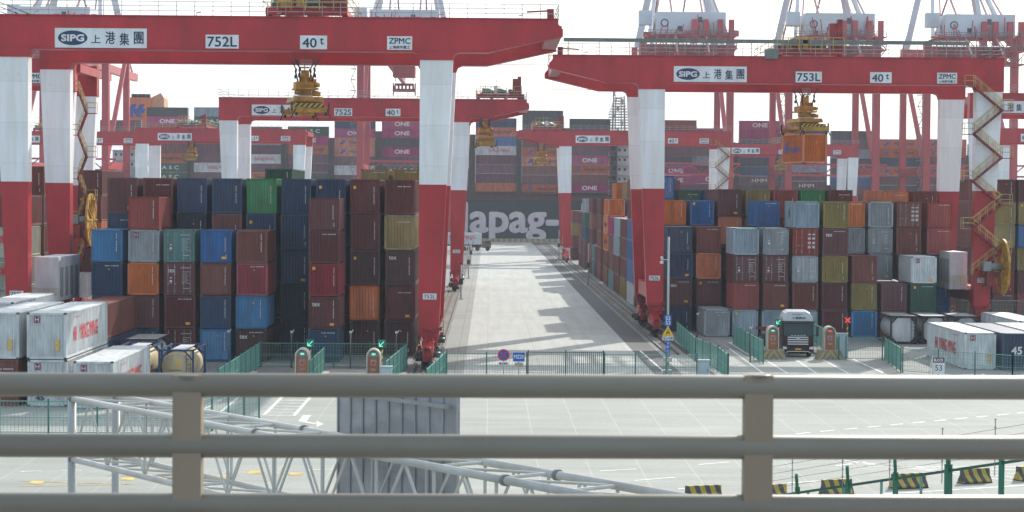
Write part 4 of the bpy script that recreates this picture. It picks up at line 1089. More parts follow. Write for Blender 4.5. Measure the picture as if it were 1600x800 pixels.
# ------------------------------------------------------------------ ship to shore cranes
STSR = mat('quay_crane_red', (.48, .05, .06), .5, dirt=.15, dscale=(.1, .1, .1))
STSW = mat('quay_crane_white', (.60, .66, .72), .5, dirt=.08, dscale=(.1, .1, .1))
def sts(xl, label, lift=13.0, y0=565.0, y1=597.0):
    S = 24.2; t = empty('quay_crane', (xl, y0, 0), 0, label, 'quay crane', 'ship to shore cranes on the quay')
    D = y1-y0
    for x in (0, S):
        q = MB(); q.bar((x, 0, 1.5), (x, 0, 57), 2.3, 1.9); q.build('leg', STSR, t)
        q = MB(); q.bar((x, D, 1.5), (x, D, 57), 2.0, 1.7); q.build('leg', STSR, t)
        q = MB(); q.bar((x, 0, 21), (x, D, 21), 1.6, 2.2); q.bar((x, 0, 4), (x, D, 4), 1.6, 1.8); q.bar((x, 1, 22), (x, D, 54), 1.1); q.build('side_brace', STSR, t)
        q = MB()
        for yy in (0, D): q.box(x-4, x+4, yy-.7, yy+.7, .4, 2.2)
        q.build('bogie', REDD, t)
    for bb in ((-.9, .9, 52.5, 55.5), (D-.9, D+.9, 54, 57), (-.7, .7, 3, 5.5)):
        q = MB(); q.box(1.15, S-1.15, *bb); q.build('cross_beam', STSR, t)
    q = MB()
    for z in (19.8, 22.8): q.bar((-1, -.8, z), (S+3, -.8, z), .5)
    for i in range(8): a = -1+i*(S+4)/8; b = a+(S+4)/8; q.bar((a, -.8, 19.8 if i % 2 else 22.8), (b, -.8, 22.8 if i % 2 else 19.8), .28)
    q.build('portal_truss', STSR, t)
    # main girder and boom
    for x in (S/2-4.2, S/2+4.2):
        q = MB(); q.bar((x, -20, 50.5), (x, D+4, 50.5), 1.3, 2.6); q.build('main_girder', STSR, t)
        q = MB(); q.bar((x, D+4, 50.5), (x, D+62, 50.5), 1.2, 2.4); q.build('boom', STSR, t)
    q = MB(); q.box(S/2-9.2, S/2+9.6, -10, 2, 57.6, 63.6); h = q.build('machinery_house', STSW, t)
    q = MB(); q.ring((S/2-7.0, -10.05, 60.6), .8, 1.1, -.03, .03, 20, 0, 'y'); q.build('emblem', BLACK_INK, h)
    q = MB(); q.box(S/2-3.4, S/2-2.2, -10.04, -9.98, 58.3, 59.8); q.box(S/2+2, S/2+3.2, -10.04, -9.98, 60.8, 62.3); q.build('window', GLASS, h)
    q = MB(); q.box(-1.5, 2.0, -6, -3, 60.4, 64.3); q.build('lift_house', STSW, t)
    rr = random.Random(int(xl))
    q = MB()
    for i in range(46):
        x = rr.uniform(S/2-12, S/2+12.5); z = rr.choice((50.2, 53.7, 57.2)); y = rr.uniform(-11.5, -1); w_ = rr.uniform(.3, 1.4); q.box(x-w_, x+w_, y, y+1.5, z, z+rr.uniform(.3, 1.6))
    for z in (50, 53.5, 57): q.box(S/2-12, S/2+12.6, -12.2, -.9, z, z+.2)
    for x in (S/2+1, S/2+4, S/2+8, S/2+11): q.box(x-.7, x+.7, -11.8, -10.2, 55, 61.5 if x < 26 else 59)
    for i in range(9):
        x0 = S/2-12+i*2.7; q.bar((x0, -11.9, 50.3), (x0+2.7, -11.9, 53.6), .22); q.bar((x0+2.7, -11.9, 53.8), (x0, -11.9, 57), .22); q.bar((x0, -11.9, 50), (x0, -11.9, 57), .25)
    for i in range(14):
        x0 = rr.uniform(S/2-11, S/2+11); q.bar((x0, -11, 57.3), (x0+rr.uniform(-1, 1), -11, 59+rr.random()*4), .25)
    q.build('rigging_gear', STSR, t)
    q = MB()
    for z in (50.2, 53.7, 57.2):
        for k in range(19): x = S/2-12.3+k*1.37; q.bar((x, -12.1, z), (x, -12.1, z+1.3), .14)
        for dz in (.7, 1.3): q.bar((S/2-12.3, -12.1, z+dz), (S/2+12.6, -12.1, z+dz), .14)
    for i in range(16): z = 6+i*3.0; q.box(-2.6, -1.3, -1.6, .6, z, z+.15); q.bar((-2.6, -1.6, z+1.1), (-1.3, -1.6, z+1.1), .12); q.bar((-2.6 if i % 2 else -1.3, -1.5, z), (-1.3 if i % 2 else -2.6, -1.5, z+3), .16)
    q.build('walkway_railing', mat('rail_brown_grey', (.25, .20, .20), .6, dirt=.2), t)
    # a-frame
    for s, xb in ((1, 0.8), (-1, S-.8)):
        q = MB(); q.bar((xb, D, 57), (xb+s*5.6, D-2, 84), 1.6); q.build('a_frame_leg', STSW, t)
        q = MB(); q.bar((xb+s*1.0, 1, 57), (xb+s*6.2, D-4, 84), 1.0); q.build('a_frame_stay', STSW, t)
    q = MB(); q.box(6, S-6, D-3.4, D-1.4, 82.5, 85); q.build('apex_beam', STSR, t)
    q = MB()
    for x in (S/2-4.2, S/2+4.2):
        q.bar((x*1.0, D-2, 84), (x, -19, 52), .45); q.bar((x, D-2, 84), (x, D+55, 51.8), .45); q.bar((x+1.2, D-2, 84), (x+6*(1 if x > 12 else -1), -9, 57), .4)
        q.tube((x, D-2, 84), (x+.9, -12, 57.5), .12, 4)
    q.build('fore_stay', mat('stay_pink_grey', (.42, .25, .26), .5, dirt=.1), t)
    q = MB(); q.box(S/2-3, S/2+3, -6, 2, 45.8, 48.6); o = q.build('trolley', STSR, t)
    for x in (S/2-2.4, S/2+2.4): 
        q = MB(); q.tube((x, -2, 36.4+lift), (x, -2, 50), .1, 4); q.build('hoist_rope', CABLE, o)
    e = lift; q = MB(); q.box(S/2-3.1, S/2+3.1, -3, -1, 33.6+e, 34.4+e); q.box(S/2-2.6, S/2+2.6, -2.8, -1.2, 35.3+e, 35.9+e)
    for i in range(6): x = S/2-2.8+i*1.0; q.box(x, x+.5, -2.9, -1.3, 34.4+e, 35.3+e+.3*(i % 2))
    for x in (-3, 3): q.bar((S/2+x, -2, 34+e), (S/2+x, -2, 36+e), .35); q.bar((S/2+x, -2, 32.6+e), (S/2+x, -2, 34+e), .3)
    q.build('spreader', REDD, o)
    return t
sts(-129.6, 'quay crane whose red leg and slanting brace stand left of the orange funnel')
sts(-35.5, 'quay crane behind the beam of the 752L crane with an empty spreader hanging', 8.2)
sts(42.1, 'quay crane with a pale machinery house above the left end of the 753L crane')
sts(82.5, 'quay crane with a pale machinery house above the middle of the 753L crane')
sts(120.6, 'quay crane with a pale machinery house at the upper right corner')
# ------------------------------------------------------------------ mesh fences
WIRE = mat('fence_wire_teal', (.14, .34, .29), .5, dirt=.1)
def fence(pts, h, label, post=3.0, wire=.2, m=GREEN, wm=WIRE, wr=.012, base=0.0, bars=False):
    a0 = Vector((*pts[0], base)); t = empty('mesh_fence', a0, 0, label, 'fence', 'green mesh fences around the gate lanes')
    for (xa, ya), (xb, yb) in zip(pts, pts[1:]):
        a, b = Vector((xa, ya, base))-a0, Vector((xb, yb, base))-a0; L = (b-a).length; n = max(1, round(L/post)); d = (b-a)/n
        for i in range(n):
            p, q_ = a+d*i, a+d*(i+1); mb = MB(); k = max(2, int(d.length/wire)); up = Vector((0, 0, 1))
            for j in range(1, k): c = p+(q_-p)*(j/k); mb.bar(c+up*.15, c+up*(h-.05), wr*1.4)
            for z in ([.15, h*.5, h-.05] if not bars else [.15, h-.05]): mb.bar(p+up*z, q_+up*z, .035 if z > .2 and z < h*.9 else .05)
            if not bars:
                for j in range(1, 7): mb.bar(p+up*(h*j/7), q_+up*(h*j/7), wr)
            mb.build('mesh_panel', wm, t, recalc=False)
            mb = MB(); mb.bar(p, p+up*(h+.1), .09); mb.build('post', m, t, recalc=False)
        mb = MB(); mb.bar(b, b+Vector((0, 0, h+.1)), .09); mb.build('post', m, t, recalc=False)
    return t
fence([(-17.5, 133), (-17.5, 157)], 1.9, 'green mesh fence at the left, first divider beside the left gate lane', wire=.12)
fence([(-12.2, 139.8), (-12.2, 152.5)], 1.9, 'green mesh fence running back from the left gate kiosk', wire=.12)
fence([(-7.0, 140), (-6.2, 157)], 1.9, 'green mesh fence running back from the second gate kiosk', wire=.12)
fence([(-4.0, 134), (-3.0, 150)], 1.9, 'short green mesh fence beside the bogie of the large crane', wire=.12)
fence([(-17.4, 157.2), (-6.3, 157.2)], 1.9, 'cross fence in front of the dark left container stacks')
g1, g2 = (824-763)/21.6, (946-763)/21.6
fence([(-3.0, 148), (g1, 148)], 1.9, 'mesh fence crossing the lane end, left of the dark green gate')
fence([(g2, 148), (17.4, 148)], 1.9, 'mesh fence crossing the lane end, right of the dark green gate', post=2.5)
gt = fence([(g1+.1, 147.9), (g2-.1, 147.9)], 2.05, 'dark green barred gate closing the end of the truck lane', post=2.8, wire=.14, m=GREEND, wm=GREEND, wr=.028, bars=True)
gt.name = 'lane_gate'; gt['category'] = 'gate'; del gt['group']
fence([(17.45, 148), (17.6, 156), (16.9, 166), (17.3, 187)], 1.9, 'long green mesh fence beside the base of the right front crane', wire=.12)
fence([(22.0, 163), (22.0, 183)], 1.9, 'green mesh fence running back from the kiosk left of the truck', wire=.12)
fence([(28.9, 168), (29.8, 187)], 1.9, 'green mesh fence running back from the kiosk right of the truck', wire=.12)
fence([(29.4, 167.5), (32.4, 167.5)], 1.9, 'short cross fence right of the second truck kiosk')
fence([(32.6, 167.5), (31.6, 156)], 1.9, 'dense angled mesh fence between the kiosk and the block sign', wire=.1)
fence([(31.7, 155.8), (38.5, 149.5), (62, 148)], 1.9, 'long pale green fence in front of the white right reefer', post=2.9)
fence([(44.5, 205), (60, 205)], 3.2, 'dark mesh fence behind the cable reel on the right', post=3, wire=.15)
fence([(-40, 112), (-16, 112), (-13.5, 121)], 1.9, 'green mesh fence in front of the left white reefers', post=2.6)

# ------------------------------------------------------------------ kiosks, lights and cabinets
KORG = mat('kiosk_orange', (.50, .17, .07), .5, dirt=.3); KBEI = mat('kiosk_canopy', (.55, .52, .44), .5, dirt=.15)
LEDG = mat('led_green', (.25, .95, .65), emit=.55); LEDR = mat('led_red', (.95, .05, .04), emit=.7)
def kiosk(x, y, label, screen, block=True):
    t = empty('gate_kiosk', (x, y, 0), 0, label, 'kiosk', 'self service kiosks at the gate lanes'); t.scale = (.88, 1, 1)
    q = MB(); q.prism([(-.42, .75), (.42, .75), (.42, 2.1), (-.42, 2.1)], -.35, .35); q.box(-.36, .36, .36, .9, .75, 1.9); q.build('kiosk_body', KORG, t)
    q = MB(); o = [(-.55, 2.05)] + [(.56*math.cos(R(a)), 2.2+.52*math.sin(R(a))) for a in range(180, -1, -15)] + [(.55, 2.05), (.44, 2.05)] + [(.44*math.cos(R(a)), 2.2+.40*math.sin(R(a))) for a in range(0, 181, 15)] + [(-.44, 2.05)]
    n = len(q.v); N_ = 13
    A_ = [(.56*math.cos(R(a)), 2.2+.52*math.sin(R(a))) for a in range(180, -1, -15)]; B_ = [(.45*math.cos(R(a)), 2.2+.41*math.sin(R(a))) for a in range(180, -1, -15)]
    for i in range(12): q.prism([A_[i], A_[i+1], B_[i+1], B_[i]], -.6, .55)
    for s in (-1, 1): q.box(min(s*.45, s*.56), max(s*.45, s*.56), -.5, .55, .75, 2.2)
    q.build('canopy', KBEI, t)
    q = MB(); q.box(-.43, .43, -.3, .3, 2.12, 2.5); q.build('head_unit', GREYM, t)
    q = MB(); q.box(-.14, .14, -.33, -.305, 2.26, 2.38); q.build('screen', screen, t)
    q = MB(); q.box(-.22, .22, -.39, -.352, 1.55, 1.95); q.box(-.18, .2, -.39, -.352, 1.2, 1.32); q.build('terminal_panel', GREYM, t)
    q = MB(); q.box(-.1, .1, -.4, -.392, 1.62, 1.82); q.build('notice', RED_INK, t)
    if block:
        q = MB(); q.prism([(-1.25, 0), (-.95, .78), (.95, .78), (1.25, 0)], -.95, .6); q.build('bumper_block', CHEV, t)
    else:
        q = MB(); q.box(-.5, .5, -.5, .6, 0, .75); q.build('bumper_block', KERB, t)
    return t
def lane_light(x, y, label, red=False, h=3.1):
    t = empty('lane_light', (x, y, 0), 0, label, 'signal', 'lane signal lights on striped poles')
    q = MB(); q.tube((0, 0, 0), (0, 0, h-.35), .07, 8); q.build('pole', HATCH, t)
    q = MB(); q.box(-.26, .26, -.08, .1, h-.4, h+.12); q.build('lamp_housing', DARK if red else mat('lamp_teal_box', (.015, .22, .17)), t)
    c = (0, -.1, h-.14); q = MB(); z = c[2]
    if red:
        q.bar((-.2, -.1, z-.2), (.2, -.1, z+.2), .09, .03, up=(0, 1, 0)); q.bar((-.2, -.1, z+.2), (.2, -.1, z-.2), .09, .03, up=(0, 1, 0)); q.build('red_cross', LEDR, t)
    else:
        q.bar((.16, -.1, z+.16), (-.12, -.1, z-.12), .05, .03, up=(0, 1, 0)); q.bar((-.16, -.1, z-.16), (-.16, -.1, z+.08), .05, .03, up=(0, 1, 0)); q.bar((-.16, -.1, z-.16), (.08, -.1, z-.16), .05, .03, up=(0, 1, 0)); q.build('green_arrow', LEDG, t)
    return t
kiosk(-12.75, 141, 'orange kiosk with rounded beige canopy, leftmost one beyond the railing', LEDG, False)
kiosk(-7.85, 141, 'orange kiosk with rounded canopy between the left kiosk and the big crane leg', LEDG, False)
kiosk(23.55, 169, 'orange kiosk on a chevron block left of the truck', LEDG)
kiosk(28.25, 169, 'orange kiosk on a chevron block right of the truck', LEDR)
lane_light(-12.3, 141.8, 'green arrow lane light behind the leftmost kiosk'); lane_light(-7.35, 141.8, 'green arrow lane light behind the second left kiosk')
lane_light(24.2, 170.2, 'green arrow lane light left of the truck'); lane_light(30.2, 171.5, 'red cross lane light right of the truck', True, 3.2)
def cabinet(x, y, w_, h, label, m=PALE):
    t = empty('control_cabinet', (x, y, 0), 0, label, 'cabinet', 'grey control cabinets')
    q = MB(); q.box(-w_/2, w_/2, -.3, .3, .12, h); q.box(-w_/2-.05, w_/2+.05, -.36, .36, h, h+.07); q.build('cabinet_body', m, t)
    q = MB(); q.box(-w_/2+.06, w_/2-.06, -.325, -.302, .2, h-.1); o = q.build('door', m, t)
    q = MB(); q.box(w_/2-.16, w_/2-.12, -.36, -.326, h*.5, h*.5+.15); q.build('handle', DARK, o)
    q = MB(); q.box(-w_/2-.04, w_/2+.04, -.34, .34, 0, .12); q.build('plinth', KERB, t)
cabinet(-6.9, 139.5, .75, 1.55, 'pale grey cabinet beside the second left kiosk', mat('cabinet_blue_grey', (.40, .52, .58), .5, dirt=.1))
cabinet(29.45, 170.0, .95, 2.0, 'blue grey cabinet between the right kiosk and its fence', mat('cabinet_blue_grey', (.40, .52, .58)))
cabinet(15.6, 147.4, .75, 1.5, 'blue grey cabinet on the front fence below the signal pole', mat('cabinet_blue_grey', (.40, .52, .58)))

# ------------------------------------------------------------------ trucks
TM = mat('truck_maroon', (.05, .008, .011), .35, dirt=.15, spec=.2); CHR = mat('chrome_slat', (.60, .62, .64), .25, metal=.7, dirt=.1); TYRE = mat('tyre_rubber', (.02, .02, .02), .8, dirt=.2)
LAMP = mat('headlamp', (.75, .78, .80), .15, dirt=0); TW = mat('truck_white', (.50, .54, .56), .35, dirt=.08)
def wheel(parent, x, y, r=.52, w_=.3):
    q = MB(); q.tube((x-w_/2, y, r), (x+w_/2, y, r), r, 22); o = q.build('wheel', TYRE, parent)
    q = MB(); q.tube((x-w_/2-.02, y, r), (x+w_/2+.02, y, r), r*.55, 16); q.build('rim', GREYM, o)
def truck(x, y):
    t = empty('semi_truck', (x, y, 0), 0, 'dark maroon cab over truck with white roof fairing driving out between two kiosks', 'truck')
    q = MB(); w2 = 1.24
    prof = [(.10, .55), (0, .75), (0, 1.75), (.12, 2.78), (.35, 3.0), (2.1, 3.0), (2.1, .55)]
    q.prism(prof, -w2, w2, 0, 'x'); q.build('cab', TM, t)
    q = MB(); n = len(q.v)
    q.prism([(.0, 1.80), (.13, 2.80), (.10, 2.80), (-.03, 1.80)], -w2+.1, w2-.1, 0, 'x'); q.build('windscreen', GLASS, t)
    q = MB()
    for s in (-1, 1): q.box(min(s*w2, s*(w2+.012)), max(s*w2, s*(w2+.012)), .3, 1.3, 1.85, 2.6)
    q.build('side_window', GLASS, t)
    q = MB(); a = [(-w2+.02, 2.98), (-w2+.02, 3.3), (-1.02, 3.66), (-.75, 3.8), (.75, 3.8), (1.02, 3.66), (w2-.02, 3.3), (w2-.02, 2.98)]
    nn = len(q.v)
    for (yy, sc, dz) in ((.10, .95, -.03), (.55, 1.0, 0), (2.0, 1.0, .12)):
        for px, pz in a: q.v.append((px*sc, yy + (.35*(pz-2.98) if yy < .2 else 0), 2.98+(pz-2.98)*(1 + dz)))
    for k in range(2):
        for i in range(len(a)):
            j = (i+1) % len(a); q.face((nn+k*8+i, nn+k*8+j, nn+(k+1)*8+j, nn+(k+1)*8+i))
    q.face(tuple(nn+i for i in range(8))); q.face(tuple(nn+16+i for i in range(8))); f_ = q.build('roof_fairing', TW, t)
    up = Vector((0, .35, 1)).normalized()
    mb = MB(); letters(mb, '上港集团', (.05, .155, 3.28), 1.1, .2, (Vector((1, 0, 0)), up), .02); letters(mb, 'www.sipg.com', (0, .245, 3.56), .95, .13, (Vector((1, 0, 0)), up), .01); mb.build('lettering', NAVY_INK, f_, recalc=False)
    q = MB(); q.box(-w2-.03, w2+.03, -.18, .25, 2.84, 3.02); q.build('sun_visor', DARK, t)
    q = MB()
    for i in range(4): q.prism([(-.04, 1.02+i*.19), (-.07, 1.07+i*.19), (-.04, 1.13+i*.19), (0, 1.13+i*.19), (0, 1.02+i*.19)], -.82, .82, 0, 'x')
    q.build('grille_slats', CHR, t)
    q = MB(); q.box(-.86, .86, -.02, 0, .98, 1.74); q.build('grille_recess', DARK, t)
    q = MB()
    for i in range(5): q.box(-.55+i*.25, -.4+i*.25, -.035, -.004, 1.77, 1.84)
    q.tube((0, -.09, 1.55), (0, -.03, 1.55), .13, 12); q.build('badge', CHR, t)
    q = MB(); q.prism([(-.12, .38), (-.15, .5), (-.12, .95), (.0, .95), (0, .38)], -w2-.01, w2+.01, 0, 'x'); q.build('bumper', TM, t)
    q = MB(); q.bar((-.8, -.17, .5), (.8, -.17, .5), .05, .07); q.bar((-.8, -.17, .5), (-.98, -.17, .36), .05, .07); q.bar((.8, -.17, .5), (.98, -.17, .36), .05, .07); q.build('bumper_trim', CHR, t)
    for s in (-1, 1):
        q = MB(); q.prism([(s*.88, .70), (s*1.2, .66), (s*1.22, .92), (s*.92, .86)], -.18, -.1); q.build('headlight', LAMP, t)
        q = MB(); q.box(min(s*1.42, s*1.62), max(s*1.42, s*1.62), -.2, -.08, 1.75, 2.6); q.bar((s*1.2, .1, 2.6), (s*1.5, -.1, 2.55), .05); q.bar((s*1.2, .1, 1.85), (s*1.5, -.1, 1.8), .05); q.build('mirror', DARK, t)
        wheel(t, s*1.03, 1.15); wheel(t, s*.98, 4.2, .52, .5); wheel(t, s*.98, 5.5, .52, .5)
    q = MB(); q.box(-.24, .24, -.165, -.152, .62, .75); q.build('number_plate', YSTK, t)
    q = MB(); q.box(-.55, -.35, .8, 7.5, .75, 1.0); q.box(.35, .55, .8, 7.5, .75, 1.0); q.box(-1.1, 1.1, 3.4, 7.0, 1.02, 1.15); q.box(-1.2, -.7, 2.2, 3.3, .5, 1.0); q.build('chassis', DARK, t)
    q = MB(); q.box(-.5, -.3, 4.8, 17, 1.2, 1.5); q.box(.3, .5, 4.8, 17, 1.2, 1.5)
    for yy in (5, 8, 11, 14, 17): q.box(-1.2, 1.2, yy-.1, yy+.1, 1.25, 1.45)
    q.build('trailer_frame', REDD, t)
    for s in (-1, 1):
        for yy in (13, 14.3): wheel(t, s*.95, yy, .52, .5)
    return t
truck(25.9, 170.5).scale = (1.05, 1, 1)
# the far trailer crossing behind the left crane
t = empty('container_truck', (-14.6, 500, 0), 0, 'far white container trailer turning at the end of the lane', 'truck')
q = MB(); q.box(0, 12.9, 0, 2.44, 1.55, 4.4)
for i in range(40): q.box(.1+i*.32, .25+i*.32, -.04, -.001, 1.75, 4.25)
o = q.build('container_load', CM['wht'], t); text('YANG MING', (8.1, -.06, 3.3), 6.4, .85, RED_INK, o, bold=.015)
q = MB(); q.box(0, 13.2, .2, 2.2, 1.2, 1.5); q.box(10.6, 12.9, .1, 2.3, .8, 1.15); q.build('chassis', DARK, t)
q = MB(); q.prism([(12.98, .7), (15.2, .7), (15.3, 1.8), (15.1, 2.6), (12.98, 2.6)], 0, 2.44); q.build('cab', mat('tractor_yellow', (.16, .12, .06), .5, dirt=.3), t)
q = MB(); q.box(14.0, 15.0, -.02, -.001, 1.7, 2.4); q.build('side_window', GLASS, t)
for x in (8.7, 9.9, 11.9, 14.4):
    q = MB(); q.tube((x, -.05, .55), (x, .35, .55), .55, 16); q.build('wheel', TYRE, t)

# ------------------------------------------------------------------ signs and poles
POLE = mat('pole_grey', (.42, .46, .47), .45, dirt=.15)
SBLUE = mat('sign_blue', (.015, .12, .50), .45, dirt=.05); SRED = mat('sign_red', (.55, .02, .03), .45, dirt=0); SYEL = mat('sign_yellow', (.75, .42, .02), .45, dirt=0)
t = empty('no_stopping_sign', ((788-763)/21.8, 147.5, 0), 0, 'round blue and red no stopping sign on the front fence', 'road sign')
q = MB(); q.tube((0, .05, 0), (0, .05, 2.15), .035, 8); q.build('post', POLE, t)
q = MB(); q.tube((0, 0, 1.8), (0, .03, 1.8), .42, 28); q.build('sign_disc', SBLUE, t)
q = MB(); q.ring((0, 0, 1.8), .34, .43, -.012, -.002, 28, 0, 'y'); q.bar((-.24, -.008, 1.56), (.24, -.008, 2.04), .06, .01, up=(0, 1, 0)); q.bar((-.24, -.006, 2.04), (.24, -.006, 1.56), .06, .01, up=(0, 1, 0)); q.build('red_ring', SRED, t)
q = MB(); q.box(-.36, .36, 0, .03, 1.06, 1.3); o = q.build('sign_plate', SIGNW, t); text('禁止停车', (0, -.01, 1.18), .62, .17, BLACK_INK, o, bold=.01)
t = empty('area_sign', ((812-763)/21.8, 147.6, 0), 0, 'small blue sign reading MZ20 left of the dark green gate', 'sign')
q = MB(); q.tube((0, .05, 0), (0, .05, 1.95), .035, 8); q.build('post', POLE, t)
q = MB(); q.box(-.42, .42, 0, .03, 1.32, 1.98); o = q.build('sign_plate', SBLUE, t); text('MZ20', (0, -.01, 1.68), .7, .28, WHITE_INK, o, bold=.02)
q = MB(); q.box(-.3, .3, 0, .03, .95, 1.25); q.build('lower_plate', mat('beige_plate', (.45, .40, .28)), t)
px_ = (1044.5-763.0)/20.9
t = empty('signal_pole', (px_, 153, 0), 0, 'tall grey pole with camera, blue signs and warning triangle by the right crane', 'pole')
q = MB(); q.tube((0, 0, 0), (0, 0, 10.3), .10, 12, 0, .075); q.box(-.3, .3, -.3, .3, 0, .35); q.build('pole_shaft', POLE, t)
q = MB(); q.bar((0, 0, 8.6), (-.55, 0, 8.6), .06); q.box(-.62, -.4, -.25, .25, 8.3, 8.5); q.tube((-.5, -.3, 8.75), (-.5, .15, 8.75), .1, 8); q.build('camera', PALE, t)
q = MB(); q.box(-.25, .25, -.16, -.12, 3.65, 4.45); o = q.build('sign_plate', SBLUE, t); text('52', (0, -.17, 4.22), .36, .28, WHITE_INK, o, bold=.02); text('53', (0, -.17, 3.88), .36, .28, WHITE_INK, o, bold=.02)
q = MB(); q.prism([(-.44, 2.9), (.44, 2.9), (0, 3.62)], -.16, -.13); o = q.build('warning_triangle', SYEL, t)
q = MB(); q.tube((0, -.17, 3.34), (0, -.165, 3.34), .05, 8); q.bar((-.02, -.17, 3.28), (-.12, -.17, 3.0), .06, .01, up=(0, 1, 0)); q.bar((.02, -.17, 3.2), (.14, -.17, 3.0), .06, .01, up=(0, 1, 0)); q.bar((-.14, -.17, 3.12), (.14, -.17, 3.2), .05, .01, up=(0, 1, 0)); q.build('warning_mark', BLACK_INK, o)
q = MB(); q.box(-.4, .4, -.16, -.13, 2.58, 2.86); o = q.build('sign_plate', SIGNW, t); text('当心车辆', (0, -.17, 2.72), .7, .19, BLACK_INK, o, bold=.01)
q = MB(); q.box(-.17, .17, -.16, -.13, 1.35, 2.52); o = q.build('sign_plate', SBLUE, t)
for i, ch in enumerate('卡车入口'): text(ch, (0, -.17, 2.36-i*.28), .22, .22, WHITE_INK, o, bold=.01)
q = MB(); q.box(-.32, .32, -.25, .2, .95, 1.25); q.build('pole_box', KBEI, t)
t = empty('block_sign', ((1463-763)/21.3, 148.6, 0), 0, 'white A-frame sign reading BLOCK 53 by the right fence', 'sign')
q = MB(); q.box(-.42, .42, 0, .04, .5, 1.75); o = q.build('sign_plate', SIGNW, t); text('53', (0, -.012, .98), .5, .42, BLACK_INK, o, bold=.0)
q = MB(); q.box(-.42, .42, -.014, -.002, 1.36, 1.75); h_ = q.build('sign_header', mat('header_plum', (.08, .02, .04), .5, dirt=0), t); text('BLOCK', (0, -.02, 1.55), .7, .22, WHITE_INK, h_, bold=.03)
q = MB()
for s in (-1, 1): q.bar((s*.45, 0, 0), (s*.45, 0, 1.8), .05); q.bar((s*.45, .02, 1.8), (s*.62, .7, 0), .05)
q.bar((-.45, 0, .25), (.45, 0, .25), .05); q.build('stand', PALE, t)
for i, (x, y, h) in enumerate(((-3.5, 263, 4.6), (-3.2, 330, 5.5), (14.9, 305, 6.6), (14.8, 430, 6.5), (-3.4, 395, 5))):
    t = empty('camera_pole', (x, y, 0), 0, 'thin camera pole %s of the lane' % ['with a box nearest on the left side', 'second farthest on the left side', 'beside the first rail step on the right side', 'far away on the right side', 'farthest on the left side'][i], 'pole', 'thin poles along the truck lane')
    q = MB(); q.tube((0, 0, 0), (0, 0, h), .09, 8); q.box(-.3, .3, -.3, .3, 0, .12); q.build('pole_shaft', POLE, t)
    q = MB(); q.box(-.25, .25, -.2, .2, h*.42, h*.42+.75); q.build('junction_box', DARK, t)
    q = MB(); q.tube((0, -.25, h), (0, .2, h), .14, 8); q.build('camera', DARK, t)
for i, (x, y) in enumerate(((-19.8, 157.0), (-15.0, 157.0), (-10.5, 157.0), (-7.0, 157.0), (21.2, 165.5), (18.9, 185))):
    t = empty('lane_post', (x, y-.6, 0), 0, 'striped post with a small camera, %s' % ['leftmost by the dark stacks', 'second by the dark stacks', 'third by the dark stacks', 'fourth by the dark stacks', 'left of the truck kiosk', 'behind the long right fence'][i], 'post', 'striped camera posts behind the gates')
    q = MB(); q.tube((0, 0, 0), (0, 0, 2.7), .055, 8); q.build('post_shaft', mat('post_black_white', (.12, .12, .12)) , t)
    q = MB(); q.box(-.07, .07, -.25, .1, 2.72, 2.86); q.bar((0, 0, 2.6), (.2, -.1, 2.95), .05); q.build('camera', PALE, t)

# ------------------------------------------------------------------ striped barrier blocks on the yard
for i, (px0, px1, yb) in enumerate(((1070, 1127, 783), (1198, 1228, 781), (1283, 1331, 773), (1392, 1447, 763), (1500, 1546, 755), (1587, 1640, 751))):
    a, b = G(px0, yb), G(px1, yb-1.5); t = empty('barrier_block', (a+b)/2, math.atan2(b.y-a.y, b.x-a.x)+.1, 'yellow and black striped barrier block, %s in the row at the lower right' % ['first and lowest', 'second', 'third', 'fourth', 'fifth', 'last'][i], 'barrier', 'yellow and black barrier blocks')
    L = (b-a).length*.98; q = MB(); q.prism([(-.3, 0), (-.3, .12), (-.12, .38), (-.1, .68), (.1, .68), (.12, .38), (.3, .12), (.3, 0)], -L/2, L/2, 0, 'x'); q.build('block_body', BARR, t)
    q = MB(); q.box(-L/2-.02, L/2+.02, -.34, .34, 0.012, .05); q.build('base_plate', DARK, t)

# ------------------------------------------------------------------ raised ramp with its wire topped fence, lower right
def rampf(px, py, Y): return W(px, py, Y)
ra, rb = W(1240, 771, 33.5), W(1610, 717, 28.5)
d = (rb-ra); d.z = 0; L = d.length; dn = d.normalized(); ang = math.atan2(dn.y, dn.x); zt = 9.0
t = empty('ramp_fence', (ra.x, ra.y, 0), ang, 'tall green security fence with angled post tops and wires, lower right', 'fence')
zf = lambda s: ra.z + (rb.z-ra.z)*s/L
q = MB(); q.bar((-1.2, 0, zf(-1.2)), (L+2, 0, zf(L+2)), .04)
q.build('top_rail', GREEND, t)
pxs = [1247, 1336, 1414, 1495, 1571, 1655]
GP = mat('post_green', (.015, .17, .11), .45, dirt=.2)
for i, px in enumerate(pxs):
    s = L*(px-1240)/370.0; z = zf(s); w_ = .06 if i not in (3,) else .085
    q = MB(); q.bar((s, 0, z-3.0), (s, 0, z+.1), w_); q.bar((s, 0, z+.05), (s+.13, -.12, z+.32), w_*.8); q.build('post', GP, t)
    q = MB(); q.bar((s-.12, -.02, z-.2), (s-.12, -.02, z+.62), .010)
    for k in range(5): q.box(s-.132, s-.108, -.03, -.01, z+.125+k*.12, z+.145+k*.12)
    q.build('wire_pole', GREYM, t)
q = MB()
for k in range(4): q.bar((-1.5, -.02, zf(-1.5)+.14+k*.12), (L+2, -.02, zf(L+2)+.14+k*.12), .006)
q.build('security_wires', GREYM, t)
q = MB()
for i in range(4): s = .4+i*.95; q.bar((s, 0, zf(s)-3), (s, 0, zf(s)), .03)
q.build('mid_bars', WIRE, t)
q = MB(); q.prism([(-4, ra.z-3.0), (L+4, rb.z-3.0), (L+4, rb.z-3.6), (-4, ra.z-3.6)], -3.5, .4)
